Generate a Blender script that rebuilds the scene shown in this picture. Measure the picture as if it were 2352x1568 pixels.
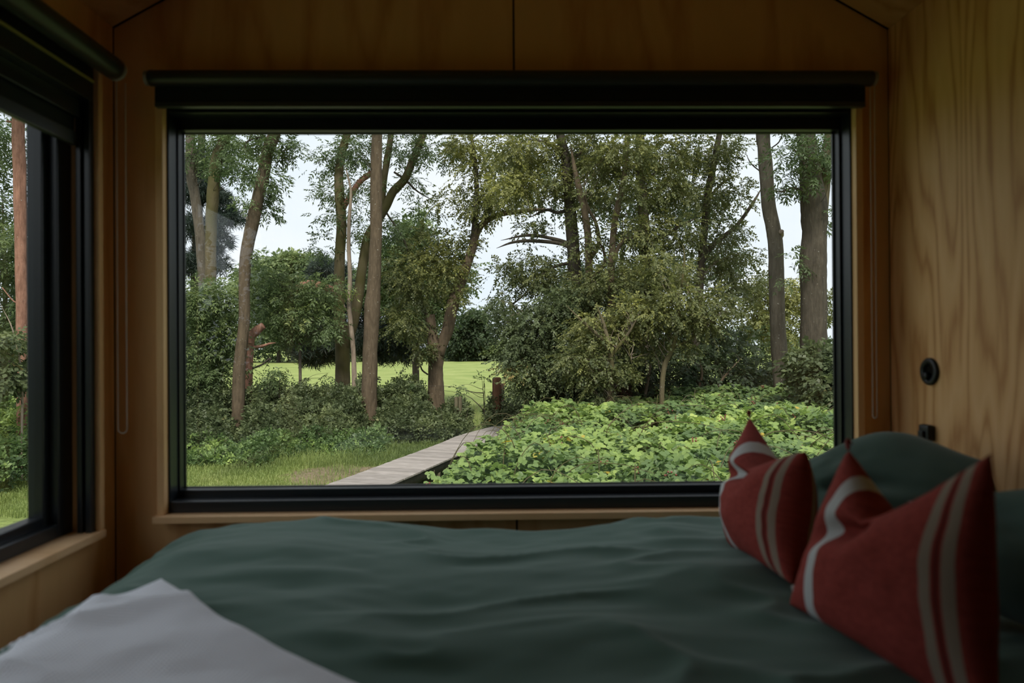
import bpy, bmesh, math, random
import numpy as np
from mathutils import Vector, Matrix, Euler
random.seed(7); rng = np.random.default_rng(11)
for o in list(bpy.data.objects): bpy.data.objects.remove(o, do_unlink=True)
SC = bpy.context.scene
COL = SC.collection

# ------------------------------------------------------------ camera, sky, sun, exposure
F, CX, CY = 1600.0, 1176.0, 784.0
EYE = Vector((0, 0, 2.2))
cd = bpy.data.cameras.new('camera'); cam = bpy.data.objects.new('camera', cd); COL.objects.link(cam)
cd.sensor_width = 36; cd.lens = 36 * F / 2352
cd.clip_start = 0.02; cd.clip_end = 2000
CAMR = Matrix.Rotation(math.radians(-1.07), 3, 'Z') @ Matrix.Rotation(math.radians(90.2), 3, 'X') @ Matrix.Rotation(math.radians(-0.38), 3, 'Z')
cam.matrix_world = Matrix.Translation(EYE) @ CAMR.to_4x4()
cd.dof.use_dof = True; cd.dof.focus_distance = 11.0; cd.dof.aperture_fstop = 3.0
SC.camera = cam
SC.view_settings.view_transform = 'Standard'; SC.view_settings.look = 'None'
SC.view_settings.exposure = 0.0; SC.view_settings.gamma = 1; SC.view_settings.use_curve_mapping = False
SC.cycles.use_denoising = True
SC.cycles.max_bounces = 12; SC.cycles.diffuse_bounces = 6; SC.cycles.transparent_max_bounces = 12
SC.cycles.sample_clamp_indirect = 6

W = bpy.data.worlds.new('sky'); SC.world = W; W.use_nodes = True
nt = W.node_tree; nt.nodes.clear()
out = nt.nodes.new('ShaderNodeOutputWorld'); bg = nt.nodes.new('ShaderNodeBackground')
tc = nt.nodes.new('ShaderNodeTexCoord'); mp = nt.nodes.new('ShaderNodeMapping'); mp.inputs['Scale'].default_value = (1, 1, 3.2)
nz = nt.nodes.new('ShaderNodeTexNoise'); nz.inputs['Scale'].default_value = 2.3; nz.inputs['Detail'].default_value = 5
rp = nt.nodes.new('ShaderNodeValToRGB')
rp.color_ramp.elements[0].position = 0.35; rp.color_ramp.elements[0].color = (0.80, 0.90, 1.0, 1)
rp.color_ramp.elements[1].position = 0.68; rp.color_ramp.elements[1].color = (0.93, 0.97, 1.0, 1)
L = nt.links.new
L(tc.outputs['Generated'], mp.inputs[0]); L(mp.outputs[0], nz.inputs['Vector']); L(nz.outputs['Fac'], rp.inputs[0])
L(rp.outputs[0], bg.inputs[0]); bg.inputs[1].default_value = 1.15; L(bg.outputs[0], out.inputs[0])

sd = bpy.data.lights.new('sun', 'SUN'); sun = bpy.data.objects.new('sun', sd); COL.objects.link(sun)
sd.energy = 4.2; sd.angle = math.radians(12); sd.color = (1.0, 0.95, 0.82)
sun.rotation_euler = Vector((0.06, -0.62, 0.78)).to_track_quat('Z', 'Y').to_euler()   # from behind and above, of the camera

# ------------------------------------------------------------ helpers
def P(px, py, y):
    d = CAMR @ Vector((px - CX, -(py - CY), -F))
    return EYE + d * (y / d.y)

def set_tags(o, label=None, cat=None, group=None, kind=None):
    if label: o['label'] = label
    if cat: o['category'] = cat
    if group: o['group'] = group
    if kind: o['kind'] = kind
    return o

def empty(name, loc=(0, 0, 0), **k):
    o = bpy.data.objects.new(name, None); COL.objects.link(o); o.location = loc; o.empty_display_size = 0.1
    return set_tags(o, **k)

def link(name, me, mat=None, parent=None, smooth=False, **k):
    if mat is not None and len(me.materials) == 0: me.materials.append(mat)
    if smooth: me.polygons.foreach_set('use_smooth', np.ones(len(me.polygons), bool))
    o = bpy.data.objects.new(name, me); COL.objects.link(o)
    if parent is not None:
        o.parent = parent
        o.matrix_parent_inverse = Matrix.Translation(-parent_loc(parent))
    return set_tags(o, **k)

def parent_loc(p):
    v = Vector(p.location)
    return v if p.parent is None else v + Vector((0, 0, 0))

def np_mesh(name, verts, faces, attrs=None, uv=None):
    """verts (n,3), faces (m,k) all of one size"""
    me = bpy.data.meshes.new(name)
    verts = np.asarray(verts, np.float32); faces = np.asarray(faces, np.int32)
    m, k = faces.shape
    me.vertices.add(len(verts)); me.vertices.foreach_set('co', verts.ravel())
    me.loops.add(m * k); me.loops.foreach_set('vertex_index', faces.ravel())
    me.polygons.add(m); me.polygons.foreach_set('loop_start', np.arange(0, m * k, k, dtype=np.int32))
    me.update(calc_edges=True)
    if attrs:
        for nme, a in attrs.items():
            at = me.attributes.new(nme, 'FLOAT', 'POINT'); at.data.foreach_set('value', np.asarray(a, np.float32))
    if uv is not None:
        ul = me.uv_layers.new(name='uv'); ul.data.foreach_set('uv', np.asarray(uv, np.float32)[faces.ravel()].ravel())
    return me

def boxes(name, lst, mat, parent=None, bevel=0.002, **k):
    """lst of (x0,x1,y0,y1,z0,z1) joined into one mesh"""
    bm = bmesh.new()
    for b in lst:
        r = bmesh.ops.create_cube(bm, size=1)
        c = Vector(((b[0] + b[1]) / 2, (b[2] + b[3]) / 2, (b[4] + b[5]) / 2)); s = (abs(b[1] - b[0]), abs(b[3] - b[2]), abs(b[5] - b[4]))
        for v in r['verts']: v.co = Vector((v.co.x * s[0], v.co.y * s[1], v.co.z * s[2])) + c
    if bevel: bmesh.ops.bevel(bm, geom=bm.edges[:], offset=bevel, segments=2, affect='EDGES', profile=0.6)
    me = bpy.data.meshes.new(name); bm.to_mesh(me); bm.free()
    return link(name, me, mat, parent, **k)

def prism(name, poly, axis, a0, a1, mat, parent=None, bevel=0.0, **k):
    """extrude polygon (2-D) along axis 'x'/'y' between a0 and a1"""
    def q(p, a): return (p[0], a, p[1]) if axis == 'y' else ((a, p[0], p[1]) if axis == 'x' else (p[0], p[1], a))
    bm = bmesh.new()
    v0 = [bm.verts.new(q(p, a0)) for p in poly]; v1 = [bm.verts.new(q(p, a1)) for p in poly]
    bm.faces.new(v0); bm.faces.new(v1[::-1]); n = len(poly)
    for i in range(n): bm.faces.new((v0[i], v1[i], v1[(i + 1) % n], v0[(i + 1) % n]))
    bmesh.ops.recalc_face_normals(bm, faces=bm.faces)
    if bevel: bmesh.ops.bevel(bm, geom=bm.edges[:], offset=bevel, segments=2, affect='EDGES')
    me = bpy.data.meshes.new(name); bm.to_mesh(me); bm.free()
    return link(name, me, mat, parent, **k)

def frames_along(pts):
    pts = np.asarray(pts, float); n = len(pts)
    t = np.gradient(pts, axis=0); t /= np.linalg.norm(t, axis=1)[:, None] + 1e-9
    ref = np.array([0, 1, 0.0]) if abs(t[0, 1]) < 0.8 else np.array([1, 0, 0.0])
    us = []; u = ref - t[0] * ref.dot(t[0]); u /= np.linalg.norm(u)
    for i in range(n):
        u = u - t[i] * u.dot(t[i]); u /= np.linalg.norm(u) + 1e-9; us.append(u.copy())
    us = np.array(us); vs = np.cross(t, us)
    return t, us, vs

def smooth_path(pts, n):
    """Catmull-Rom through rows (any columns)"""
    pts = np.asarray(pts, float)
    if len(pts) < 3:
        s = np.linspace(0, 1, n)[:, None]; return pts[0] * (1 - s) + pts[-1] * s
    p = np.vstack([2 * pts[0] - pts[1], pts, 2 * pts[-1] - pts[-2]])
    seg = len(pts) - 1; o = []
    for s in np.linspace(0, seg - 1e-6, n):
        i = int(s); f = s - i; a, b, c, d = p[i], p[i + 1], p[i + 2], p[i + 3]
        o.append(0.5 * ((2 * b) + (-a + c) * f + (2 * a - 5 * b + 4 * c - d) * f * f + (-a + 3 * b - 3 * c + d) * f ** 3))
    return np.array(o)

def tube_arrays(pts, rad, seg=8, bump=0.0, seed=0, cap=True):
    pts = np.asarray(pts, float); n = len(pts); rad = np.broadcast_to(np.asarray(rad, float), (n,))
    t, u, v = frames_along(pts)
    a = np.linspace(0, 2 * math.pi, seg, endpoint=False)
    r = rad[:, None] * np.ones((1, seg))
    if bump:
        g = np.random.default_rng(seed)
        for k in range(5):
            m = g.integers(1, 5); fz = g.uniform(0.5, 5); ph = g.uniform(0, 6.28, 2)
            r = r * (1 + bump / (1 + 0.3 * k) * np.sin(m * a[None] + ph[0] + 1.3 * np.sin(fz * 0.7 * np.linspace(0, n * 0.2, n)[:, None] + ph[1])) * np.sin(fz * np.linspace(0, n * 0.12, n)[:, None] + ph[1]))
        r = r * (1 + g.normal(0, bump * 0.16, (n, seg)))
    V = pts[:, None] + u[:, None] * (r * np.cos(a))[:, :, None] + v[:, None] * (r * np.sin(a))[:, :, None]
    V = V.reshape(-1, 3)
    i = np.arange(n - 1)[:, None] * seg; j = np.arange(seg)[None]; j2 = (j + 1) % seg
    Fc = np.stack([i + j, i + j2, i + seg + j2, i + seg + j], -1).reshape(-1, 4)
    if cap:
        V = np.vstack([V, pts[:1], pts[-1:]]); c0, c1 = n * seg, n * seg + 1
        jj = np.arange(seg); k2 = (jj + 1) % seg; e = (n - 1) * seg
        # quads with a doubled vertex would be degenerate: use pairs around the centre
        Q0 = np.array([[c0, (q + 2) % seg, (q + 1) % seg, q % seg] for q in range(0, seg - 1, 2)])
        Q1 = np.array([[c1, e + q % seg, e + (q + 1) % seg, e + (q + 2) % seg] for q in range(0, seg - 1, 2)])
        Fc = np.vstack([Fc, Q0, Q1])
    return V, Fc

def merge(lst):
    V = []; Fs = []; o = 0
    for v, f in lst: V.append(v); Fs.append(np.asarray(f) + o); o += len(v)
    return np.vstack(V), np.vstack(Fs)

def tubes(name, lst, mat, parent=None, **k):
    V, Fc = merge(lst); return link(name, np_mesh(name, V, Fc), mat, parent, smooth=True, **k)

def vnoise(x, y, seed=0, octs=3, per=0.5):
    """smooth value noise, vectorised"""
    tot = 0; amp = 1; g = np.random.default_rng(seed); T = g.uniform(-1, 1, (64, 64))
    for o in range(octs):
        xi = np.floor(x).astype(int); yi = np.floor(y).astype(int); fx = x - xi; fy = y - yi
        fx = fx * fx * (3 - 2 * fx); fy = fy * fy * (3 - 2 * fy)
        A = T[xi % 64, yi % 64]; B = T[(xi + 1) % 64, yi % 64]; C = T[xi % 64, (yi + 1) % 64]; D = T[(xi + 1) % 64, (yi + 1) % 64]
        tot = tot + amp * ((A * (1 - fx) + B * fx) * (1 - fy) + (C * (1 - fx) + D * fx) * fy)
        x = x * 2.03 + 17.3; y = y * 2.03 + 5.1; amp *= per
    return tot

# ------------------------------------------------------------ materials
def mat(name, col=(0.5, 0.5, 0.5), rough=0.6, spec=0.5, metal=0.0):
    m = bpy.data.materials.new(name); m.use_nodes = True
    b = m.node_tree.nodes['Principled BSDF']
    b.inputs['Base Color'].default_value = (*col, 1); b.inputs['Roughness'].default_value = rough
    b.inputs['Specular IOR Level'].default_value = spec; b.inputs['Metallic'].default_value = metal
    return m

def N(m, t, **k):
    n = m.node_tree.nodes.new(t)
    for a, b in k.items():
        if a in n.inputs: n.inputs[a].default_value = b
        else: setattr(n, a, b)
    return n

def ramp(m, stops):
    r = N(m, 'ShaderNodeValToRGB'); e = r.color_ramp.elements
    while len(e) < len(stops): e.new(0.5)
    for i, (p, c) in enumerate(stops): e[i].position = p; e[i].color = (*c, 1)
    return r

def add_bump(m, src, strength=0.3, dist=0.01):
    b = N(m, 'ShaderNodeBump'); b.inputs['Strength'].default_value = strength; b.inputs['Distance'].default_value = dist
    m.node_tree.links.new(src, b.inputs['Height'])
    m.node_tree.links.new(b.outputs[0], m.node_tree.nodes['Principled BSDF'].inputs['Normal'])

def ply(name, stops, scale=(1.6, 1.6, 0.28), rings=9.0, rough=0.55, offs=(0, 0, 0), bump=0.08):
    """rotary-cut veneer: contour lines of a stretched noise field"""
    m = mat(name, rough=rough, spec=0.35); lk = m.node_tree.links.new
    tc = N(m, 'ShaderNodeTexCoord'); mp = N(m, 'ShaderNodeMapping'); mp.inputs['Scale'].default_value = scale; mp.inputs['Location'].default_value = offs
    n1 = N(m, 'ShaderNodeTexNoise'); n1.inputs['Scale'].default_value = 1.6; n1.inputs['Detail'].default_value = 2.5; n1.inputs['Roughness'].default_value = 0.45
    mu = N(m, 'ShaderNodeMath', operation='MULTIPLY'); mu.inputs[1].default_value = rings
    si = N(m, 'ShaderNodeMath', operation='PINGPONG'); si.inputs[1].default_value = 0.5
    n2 = N(m, 'ShaderNodeTexNoise'); n2.inputs['Scale'].default_value = 22; n2.inputs['Detail'].default_value = 4
    m2 = N(m, 'ShaderNodeMath', operation='MULTIPLY_ADD'); m2.inputs[1].default_value = 0.45
    lk(tc.outputs['Object'], mp.inputs[0]); lk(mp.outputs[0], n1.inputs['Vector']); lk(mp.outputs[0], n2.inputs['Vector'])
    lk(n1.outputs['Fac'], mu.inputs[0]); lk(mu.outputs[0], si.inputs[0]); lk(n2.outputs['Fac'], m2.inputs[0]); lk(si.outputs[0], m2.inputs[2])
    r = ramp(m, stops); lk(m2.outputs[0], r.inputs[0]); lk(r.outputs[0], m.node_tree.nodes['Principled BSDF'].inputs['Base Color'])
    add_bump(m, m2.outputs[0], bump, 0.003)
    return m

M = {}
M['ply'] = ply('plywood', [(0.0, (0.76, 0.46, 0.20)), (0.45, (0.80, 0.49, 0.22)), (0.75, (0.64, 0.33, 0.12)), (1, (0.50, 0.23, 0.08))], rings=8)
M['ply_right'] = ply('plywood_pale', [(0.1, (0.82, 0.50, 0.24)), (0.5, (0.74, 0.42, 0.18)), (0.72, (0.54, 0.26, 0.09)), (1, (0.42, 0.18, 0.05))], rings=17, offs=(3, 1.2, 0.3), scale=(1, 2.7, 0.36))
M['trim'] = ply('pine_trim', [(0.1, (0.88, 0.57, 0.29)), (0.6, (0.82, 0.50, 0.24)), (1, (0.68, 0.38, 0.16))], rings=5, scale=(3, 3, 0.5))
M['trim_sill'] = ply('pine_sill', [(0.1, (0.90, 0.60, 0.34)), (0.6, (0.84, 0.53, 0.28)), (1, (0.68, 0.39, 0.18))], rings=5, scale=(0.4, 3, 3))
M['ply_floor'] = ply('floor_boards', [(0.1, (0.4, 0.24, 0.12)), (1, (0.25, 0.14, 0.06))], rings=6, scale=(3, 0.4, 1))
M['black'] = mat('black_frame', (0.012, 0.016, 0.020), 0.32, 0.5)
M['black_matt'] = mat('black_plastic', (0.012, 0.014, 0.015), 0.45, 0.4)
M['blind'] = mat('blind_fabric', (0.016, 0.020, 0.022), 0.8, 0.2)
M['rail'] = mat('blind_rail', (0.03, 0.035, 0.035), 0.35, 0.5)
M['cap'] = mat('blind_end_cap', (0.32, 0.31, 0.28), 0.4, 0.5)
M['brass'] = mat('brass_strip', (0.30, 0.26, 0.07), 0.4, 0.5)
M['bead'] = mat('bead_chain', (0.55, 0.52, 0.48), 0.35, 0.5)
M['gap'] = mat('dark_joint', (0.01, 0.008, 0.006), 0.9, 0.1)
M['mattress'] = mat('mattress_ticking', (0.5, 0.5, 0.47), 0.9, 0.1)

def glass():
    """thin pane: clear, with an angle-dependent mirror reflection"""
    m = bpy.data.materials.new('window_glass'); m.use_nodes = True; n = m.node_tree; n.nodes.clear()
    o = n.nodes.new('ShaderNodeOutputMaterial'); mx = n.nodes.new('ShaderNodeMixShader'); t = n.nodes.new('ShaderNodeBsdfTransparent')
    g = n.nodes.new('ShaderNodeBsdfGlossy'); g.inputs['Roughness'].default_value = 0.0
    t.inputs[0].default_value = (0.985, 0.99, 0.99, 1)
    lw = n.nodes.new('ShaderNodeLayerWeight'); lw.inputs[0].default_value = 0.5
    pw_ = n.nodes.new('ShaderNodeMath'); pw_.operation = 'POWER'; pw_.inputs[1].default_value = 4.0
    mm = n.nodes.new('ShaderNodeMath'); mm.operation = 'MULTIPLY_ADD'; mm.inputs[1].default_value = 0.90; mm.inputs[2].default_value = 0.045
    n.links.new(lw.outputs['Facing'], pw_.inputs[0]); n.links.new(pw_.outputs[0], mm.inputs[0]); n.links.new(mm.outputs[0], mx.inputs[0]); n.links.new(t.outputs[0], mx.inputs[1]); n.links.new(g.outputs[0], mx.inputs[2]); n.links.new(mx.outputs[0], o.inputs[0])
    return m
M['glass'] = glass()

def leaf_mat(name, stops, trans=0.35, rough=0.5, spec=0.35):
    m = mat(name, rough=rough, spec=spec); n = m.node_tree; b = n.nodes['Principled BSDF']; o = n.nodes['Material Output']
    at = N(m, 'ShaderNodeAttribute'); at.attribute_name = 'tint'
    r = ramp(m, stops); n.links.new(at.outputs['Fac'], r.inputs[0]); n.links.new(r.outputs[0], b.inputs['Base Color'])
    tr = N(m, 'ShaderNodeBsdfTranslucent'); mx = N(m, 'ShaderNodeMixShader'); mx.inputs[0].default_value = trans
    hs = N(m, 'ShaderNodeHueSaturation'); hs.inputs['Saturation'].default_value = 1.1; hs.inputs['Value'].default_value = 1.3
    n.links.new(r.outputs[0], hs.inputs['Color']); n.links.new(hs.outputs[0], tr.inputs[0])
    n.links.new(b.outputs[0], mx.inputs[1]); n.links.new(tr.outputs[0], mx.inputs[2]); n.links.new(mx.outputs[0], o.inputs[0])
    return m
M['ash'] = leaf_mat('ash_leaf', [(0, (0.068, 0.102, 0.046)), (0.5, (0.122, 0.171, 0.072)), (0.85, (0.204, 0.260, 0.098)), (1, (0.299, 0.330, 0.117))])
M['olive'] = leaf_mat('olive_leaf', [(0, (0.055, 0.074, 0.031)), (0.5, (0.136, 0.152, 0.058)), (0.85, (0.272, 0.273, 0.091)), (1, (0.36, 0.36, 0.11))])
M['dark_leaf'] = leaf_mat('dark_leaf', [(0, (0.034, 0.053, 0.026)), (0.6, (0.075, 0.108, 0.049)), (1, (0.163, 0.203, 0.091))])
M['pine'] = leaf_mat('pine_needles', [(0, (0.018, 0.028, 0.022)), (0.7, (0.035, 0.055, 0.040)), (1, (0.08, 0.10, 0.06))], trans=0.15)
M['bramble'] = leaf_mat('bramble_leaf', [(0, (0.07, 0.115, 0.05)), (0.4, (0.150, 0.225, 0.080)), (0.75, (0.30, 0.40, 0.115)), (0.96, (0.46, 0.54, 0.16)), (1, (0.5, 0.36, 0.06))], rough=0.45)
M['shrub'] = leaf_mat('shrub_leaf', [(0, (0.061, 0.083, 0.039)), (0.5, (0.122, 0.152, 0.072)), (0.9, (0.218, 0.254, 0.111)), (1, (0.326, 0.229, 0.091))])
M['far'] = leaf_mat('far_leaf', [(0, (0.09, 0.13, 0.07)), (0.5, (0.15, 0.20, 0.095)), (1, (0.26, 0.31, 0.13))])
M['grass'] = leaf_mat('grass_blade', [(0, (0.11, 0.15, 0.05)), (0.5, (0.23, 0.29, 0.09)), (0.85, (0.37, 0.42, 0.15)), (1, (0.42, 0.38, 0.20))])
M['berry'] = mat('bramble_berries', (0.20, 0.05, 0.035), 0.4)
M['yellow'] = mat('yellowed_leaf', (0.6, 0.4, 0.04), 0.6)

def bark(name, c0, c1, moss=None, scale=6):
    m = mat(name, rough=0.9, spec=0.15); lk = m.node_tree.links.new
    tc = N(m, 'ShaderNodeTexCoord'); mp = N(m, 'ShaderNodeMapping'); mp.inputs['Scale'].default_value = (3, 3, 0.7)
    n = N(m, 'ShaderNodeTexNoise'); n.inputs['Scale'].default_value = scale; n.inputs['Detail'].default_value = 8; n.inputs['Roughness'].default_value = 0.7
    lk(tc.outputs['Object'], mp.inputs[0]); lk(mp.outputs[0], n.inputs['Vector'])
    r = ramp(m, [(0.25, c0), (0.6, c1), (0.8, tuple(min(1, x * 1.25) for x in c1))]); lk(n.outputs['Fac'], r.inputs[0])
    last = r.outputs[0]
    # pale lichen specks
    v = N(m, 'ShaderNodeTexNoise'); v.inputs['Scale'].default_value = 26; v.inputs['Detail'].default_value = 2
    lk(tc.outputs['Object'], v.inputs['Vector'])
    rs = ramp(m, [(0.70, (0, 0, 0)), (0.76, (1, 1, 1))]); lk(v.outputs['Fac'], rs.inputs[0])
    mx = N(m, 'ShaderNodeMix', data_type='RGBA'); lk(rs.outputs[0], mx.inputs[0]); lk(last, mx.inputs[6]); mx.inputs[7].default_value = (0.42, 0.40, 0.35, 1); last = mx.outputs[2]
    if moss:
        n3 = N(m, 'ShaderNodeTexNoise'); n3.inputs['Scale'].default_value = 1.3; lk(tc.outputs['Object'], n3.inputs['Vector'])
        r3 = ramp(m, [(0.35, (0, 0, 0)), (0.62, (1, 1, 1))]); lk(n3.outputs['Fac'], r3.inputs[0])
        m3 = N(m, 'ShaderNodeMix', data_type='RGBA'); lk(r3.outputs[0], m3.inputs[0]); lk(last, m3.inputs[6]); m3.inputs[7].default_value = (*moss, 1); last = m3.outputs[2]
    lk(last, m.node_tree.nodes['Principled BSDF'].inputs['Base Color'])
    add_bump(m, n.outputs['Fac'], 0.8, 0.03)
    return m
M['bark'] = bark('bark_brown', (0.055, 0.041, 0.028), (0.138, 0.104, 0.070))
M['bark_grey'] = bark('bark_grey', (0.062, 0.052, 0.041), (0.145, 0.124, 0.098))
M['bark_dark'] = bark('bark_dark', (0.035, 0.030, 0.024), (0.085, 0.072, 0.056))
M['bark_moss'] = bark('bark_mossy', (0.075, 0.060, 0.040), (0.16, 0.130, 0.085), moss=(0.092, 0.083, 0.034))
M['bark_red'] = bark('bark_red', (0.13, 0.065, 0.045), (0.34, 0.18, 0.13))
M['bark_pale'] = bark('bark_pale', (0.17, 0.125, 0.095), (0.36, 0.29, 0.23))
M['post'] = bark('post_wood', (0.07, 0.035, 0.02), (0.20, 0.10, 0.06))
M['post_green'] = bark('post_weathered', (0.07, 0.06, 0.04), (0.16, 0.14, 0.09))

def fabric(name, col, bump=0.15, scale=500, rough=0.9, sheen=0.2):
    m = mat(name, col, rough, 0.15); lk = m.node_tree.links.new
    m.node_tree.nodes['Principled BSDF'].inputs['Sheen Weight'].default_value = sheen
    tc = N(m, 'ShaderNodeTexCoord'); n = N(m, 'ShaderNodeTexNoise'); n.inputs['Scale'].default_value = scale; n.inputs['Detail'].default_value = 2
    lk(tc.outputs['Object'], n.inputs['Vector']); add_bump(m, n.outputs['Fac'], bump, 0.001)
    return m
M['duvet'] = fabric('green_duvet', (0.070, 0.138, 0.105))
M['pillow'] = fabric('green_pillow', (0.062, 0.105, 0.082))

def striped(name, red, white, beige, stripes):
    """stripes: list of (centre u, half width, colour key)"""
    m = mat(name, red, 0.9, 0.1); lk = m.node_tree.links.new; b = m.node_tree.nodes['Principled BSDF']
    tc = N(m, 'ShaderNodeTexCoord'); sp = N(m, 'ShaderNodeSeparateXYZ'); lk(tc.outputs['UV'], sp.inputs[0])
    n = N(m, 'ShaderNodeTexNoise'); n.inputs['Scale'].default_value = 30; n.inputs['Detail'].default_value = 4; lk(tc.outputs['UV'], n.inputs['Vector'])
    r = ramp(m, [(0.3, tuple(c * 0.72 for c in red)), (0.7, red)]); lk(n.outputs['Fac'], r.inputs[0]); last = r.outputs[0]
    for u, hw, c in stripes:
        s = N(m, 'ShaderNodeMath', operation='SUBTRACT'); s.inputs[1].default_value = u; a = N(m, 'ShaderNodeMath', operation='ABSOLUTE')
        l = N(m, 'ShaderNodeMath', operation='LESS_THAN'); l.inputs[1].default_value = hw
        lk(sp.outputs[0], s.inputs[0]); lk(s.outputs[0], a.inputs[0]); lk(a.outputs[0], l.inputs[0])
        mx = N(m, 'ShaderNodeMix', data_type='RGBA'); lk(l.outputs[0], mx.inputs[0]); lk(last, mx.inputs[6]); mx.inputs[7].default_value = (*{'w': white, 'b': beige, 'd': tuple(x * 0.45 for x in red)}[c], 1); last = mx.outputs[2]
    lk(last, b.inputs['Base Color'])
    w = N(m, 'ShaderNodeTexWave'); w.inputs['Scale'].default_value = 70; w.bands_direction = 'DIAGONAL'; lk(tc.outputs['UV'], w.inputs['Vector'])
    add_bump(m, w.outputs['Fac'], 0.25, 0.001)
    return m
RED, WHT, BEI = (0.36, 0.068, 0.054), (0.60, 0.61, 0.60), (0.34, 0.27, 0.21)

def waffle():
    m = mat('white_waffle', (0.85, 0.86, 0.92), 0.9, 0.1); lk = m.node_tree.links.new
    tc = N(m, 'ShaderNodeTexCoord')
    n = N(m, 'ShaderNodeTexBrick'); n.offset = 0.0
    for k, v in (('Scale', 1.0), ('Mortar Size', 0.0025), ('Mortar Smooth', 0.8), ('Brick Width', 0.007), ('Row Height', 0.007)): n.inputs[k].default_value = v
    lk(tc.outputs['UV'], n.inputs['Vector']); add_bump(m, n.outputs['Fac'], 0.6, 0.003)
    r = ramp(m, [(0, (0.80, 0.81, 0.88)), (1, (0.89, 0.91, 0.96))]); lk(n.outputs['Fac'], r.inputs[0]); lk(r.outputs[0], m.node_tree.nodes['Principled BSDF'].inputs['Base Color'])
    return m
M['blanket'] = waffle()

def ground_mat():
    m = mat('ground_grass', rough=0.95, spec=0.1); lk = m.node_tree.links.new
    tc = N(m, 'ShaderNodeTexCoord'); sp = N(m, 'ShaderNodeSeparateXYZ'); lk(tc.outputs['Object'], sp.inputs[0])
    n1 = N(m, 'ShaderNodeTexNoise'); n1.inputs['Scale'].default_value = 0.35; n1.inputs['Detail'].default_value = 9; n1.inputs['Roughness'].default_value = 0.7; lk(tc.outputs['Object'], n1.inputs['Vector'])
    fld = ramp(m, [(0.3, (0.19, 0.25, 0.075)), (0.5, (0.265, 0.315, 0.102)), (0.72, (0.34, 0.375, 0.145))]); lk(n1.outputs['Fac'], fld.inputs[0])
    n2 = N(m, 'ShaderNodeTexNoise'); n2.inputs['Scale'].default_value = 3.0; n2.inputs['Detail'].default_value = 8; lk(tc.outputs['Object'], n2.inputs['Vector'])
    nr = ramp(m, [(0.35, (0.14, 0.18, 0.055)), (0.6, (0.22, 0.27, 0.085)), (0.75, (0.22, 0.17, 0.10))]); lk(n2.outputs['Fac'], nr.inputs[0])
    mr = N(m, 'ShaderNodeMapRange'); mr.inputs[1].default_value = 17; mr.inputs[2].default_value = 22; lk(sp.outputs[1], mr.inputs[0])
    mx = N(m, 'ShaderNodeMix', data_type='RGBA'); lk(mr.outputs[0], mx.inputs[0]); lk(nr.outputs[0], mx.inputs[6]); lk(fld.outputs[0], mx.inputs[7])
    # bare soil patch beside the boardwalk
    vs = N(m, 'ShaderNodeVectorMath', operation='SUBTRACT'); vs.inputs[1].default_value = (-2.75, 11.8, 0); lk(tc.outputs['Object'], vs.inputs[0])
    vm = N(m, 'ShaderNodeVectorMath', operation='MULTIPLY'); vm.inputs[1].default_value = (0.8, 0.62, 0); lk(vs.outputs[0], vm.inputs[0])
    vl = N(m, 'ShaderNodeVectorMath', operation='LENGTH'); lk(vm.outputs[0], vl.inputs[0])
    ad = N(m, 'ShaderNodeMath', operation='ADD'); lk(vl.outputs['Value'], ad.inputs[0]); lk(n2.outputs['Fac'], ad.inputs[1])
    rr = ramp(m, [(0.95, (1, 1, 1)), (1.0, (0, 0, 0))])
    sc = N(m, 'ShaderNodeMath', operation='MULTIPLY'); sc.inputs[1].default_value = 0.75; lk(ad.outputs[0], sc.inputs[0]); lk(sc.outputs[0], rr.inputs[0])
    m2 = N(m, 'ShaderNodeMix', data_type='RGBA'); lk(rr.outputs[0], m2.inputs[0]); lk(mx.outputs[2], m2.inputs[6]); m2.inputs[7].default_value = (0.19, 0.15, 0.095, 1)
    lk(m2.outputs[2], m.node_tree.nodes['Principled BSDF'].inputs['Base Color'])
    n4 = N(m, 'ShaderNodeTexNoise'); n4.inputs['Scale'].default_value = 6; n4.inputs['Detail'].default_value = 6; lk(tc.outputs['Object'], n4.inputs['Vector'])
    add_bump(m, n4.outputs['Fac'], 0.8, 0.12)
    return m
M['ground'] = ground_mat()

def plank_mat():
    m = mat('grey_plank', rough=0.85, spec=0.2); lk = m.node_tree.links.new
    tc = N(m, 'ShaderNodeTexCoord'); oi = N(m, 'ShaderNodeObjectInfo'); mp = N(m, 'ShaderNodeMapping'); mp.inputs['Scale'].default_value = (1.2, 22, 6)
    cb = N(m, 'ShaderNodeVectorMath', operation='ADD'); lk(tc.outputs['Object'], cb.inputs[0]); lk(oi.outputs['Random'], cb.inputs[1])
    lk(cb.outputs[0], mp.inputs[0]); n = N(m, 'ShaderNodeTexNoise'); n.inputs['Scale'].default_value = 4; n.inputs['Detail'].default_value = 6; lk(mp.outputs[0], n.inputs['Vector'])
    r = ramp(m, [(0.3, (0.20, 0.175, 0.155)), (0.6, (0.36, 0.32, 0.30)), (0.8, (0.44, 0.40, 0.375))]); lk(n.outputs['Fac'], r.inputs[0])
    mr = N(m, 'ShaderNodeMapRange'); mr.inputs[3].default_value = 0.8; mr.inputs[4].default_value = 1.12; lk(oi.outputs['Random'], mr.inputs[0])
    hs = N(m, 'ShaderNodeHueSaturation'); lk(r.outputs[0], hs.inputs['Color']); lk(mr.outputs[0], hs.inputs['Value'])
    lk(hs.outputs[0], m.node_tree.nodes['Principled BSDF'].inputs['Base Color']); add_bump(m, n.outputs['Fac'], 0.4, 0.004)
    return m
M['plank'] = plank_mat()

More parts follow.
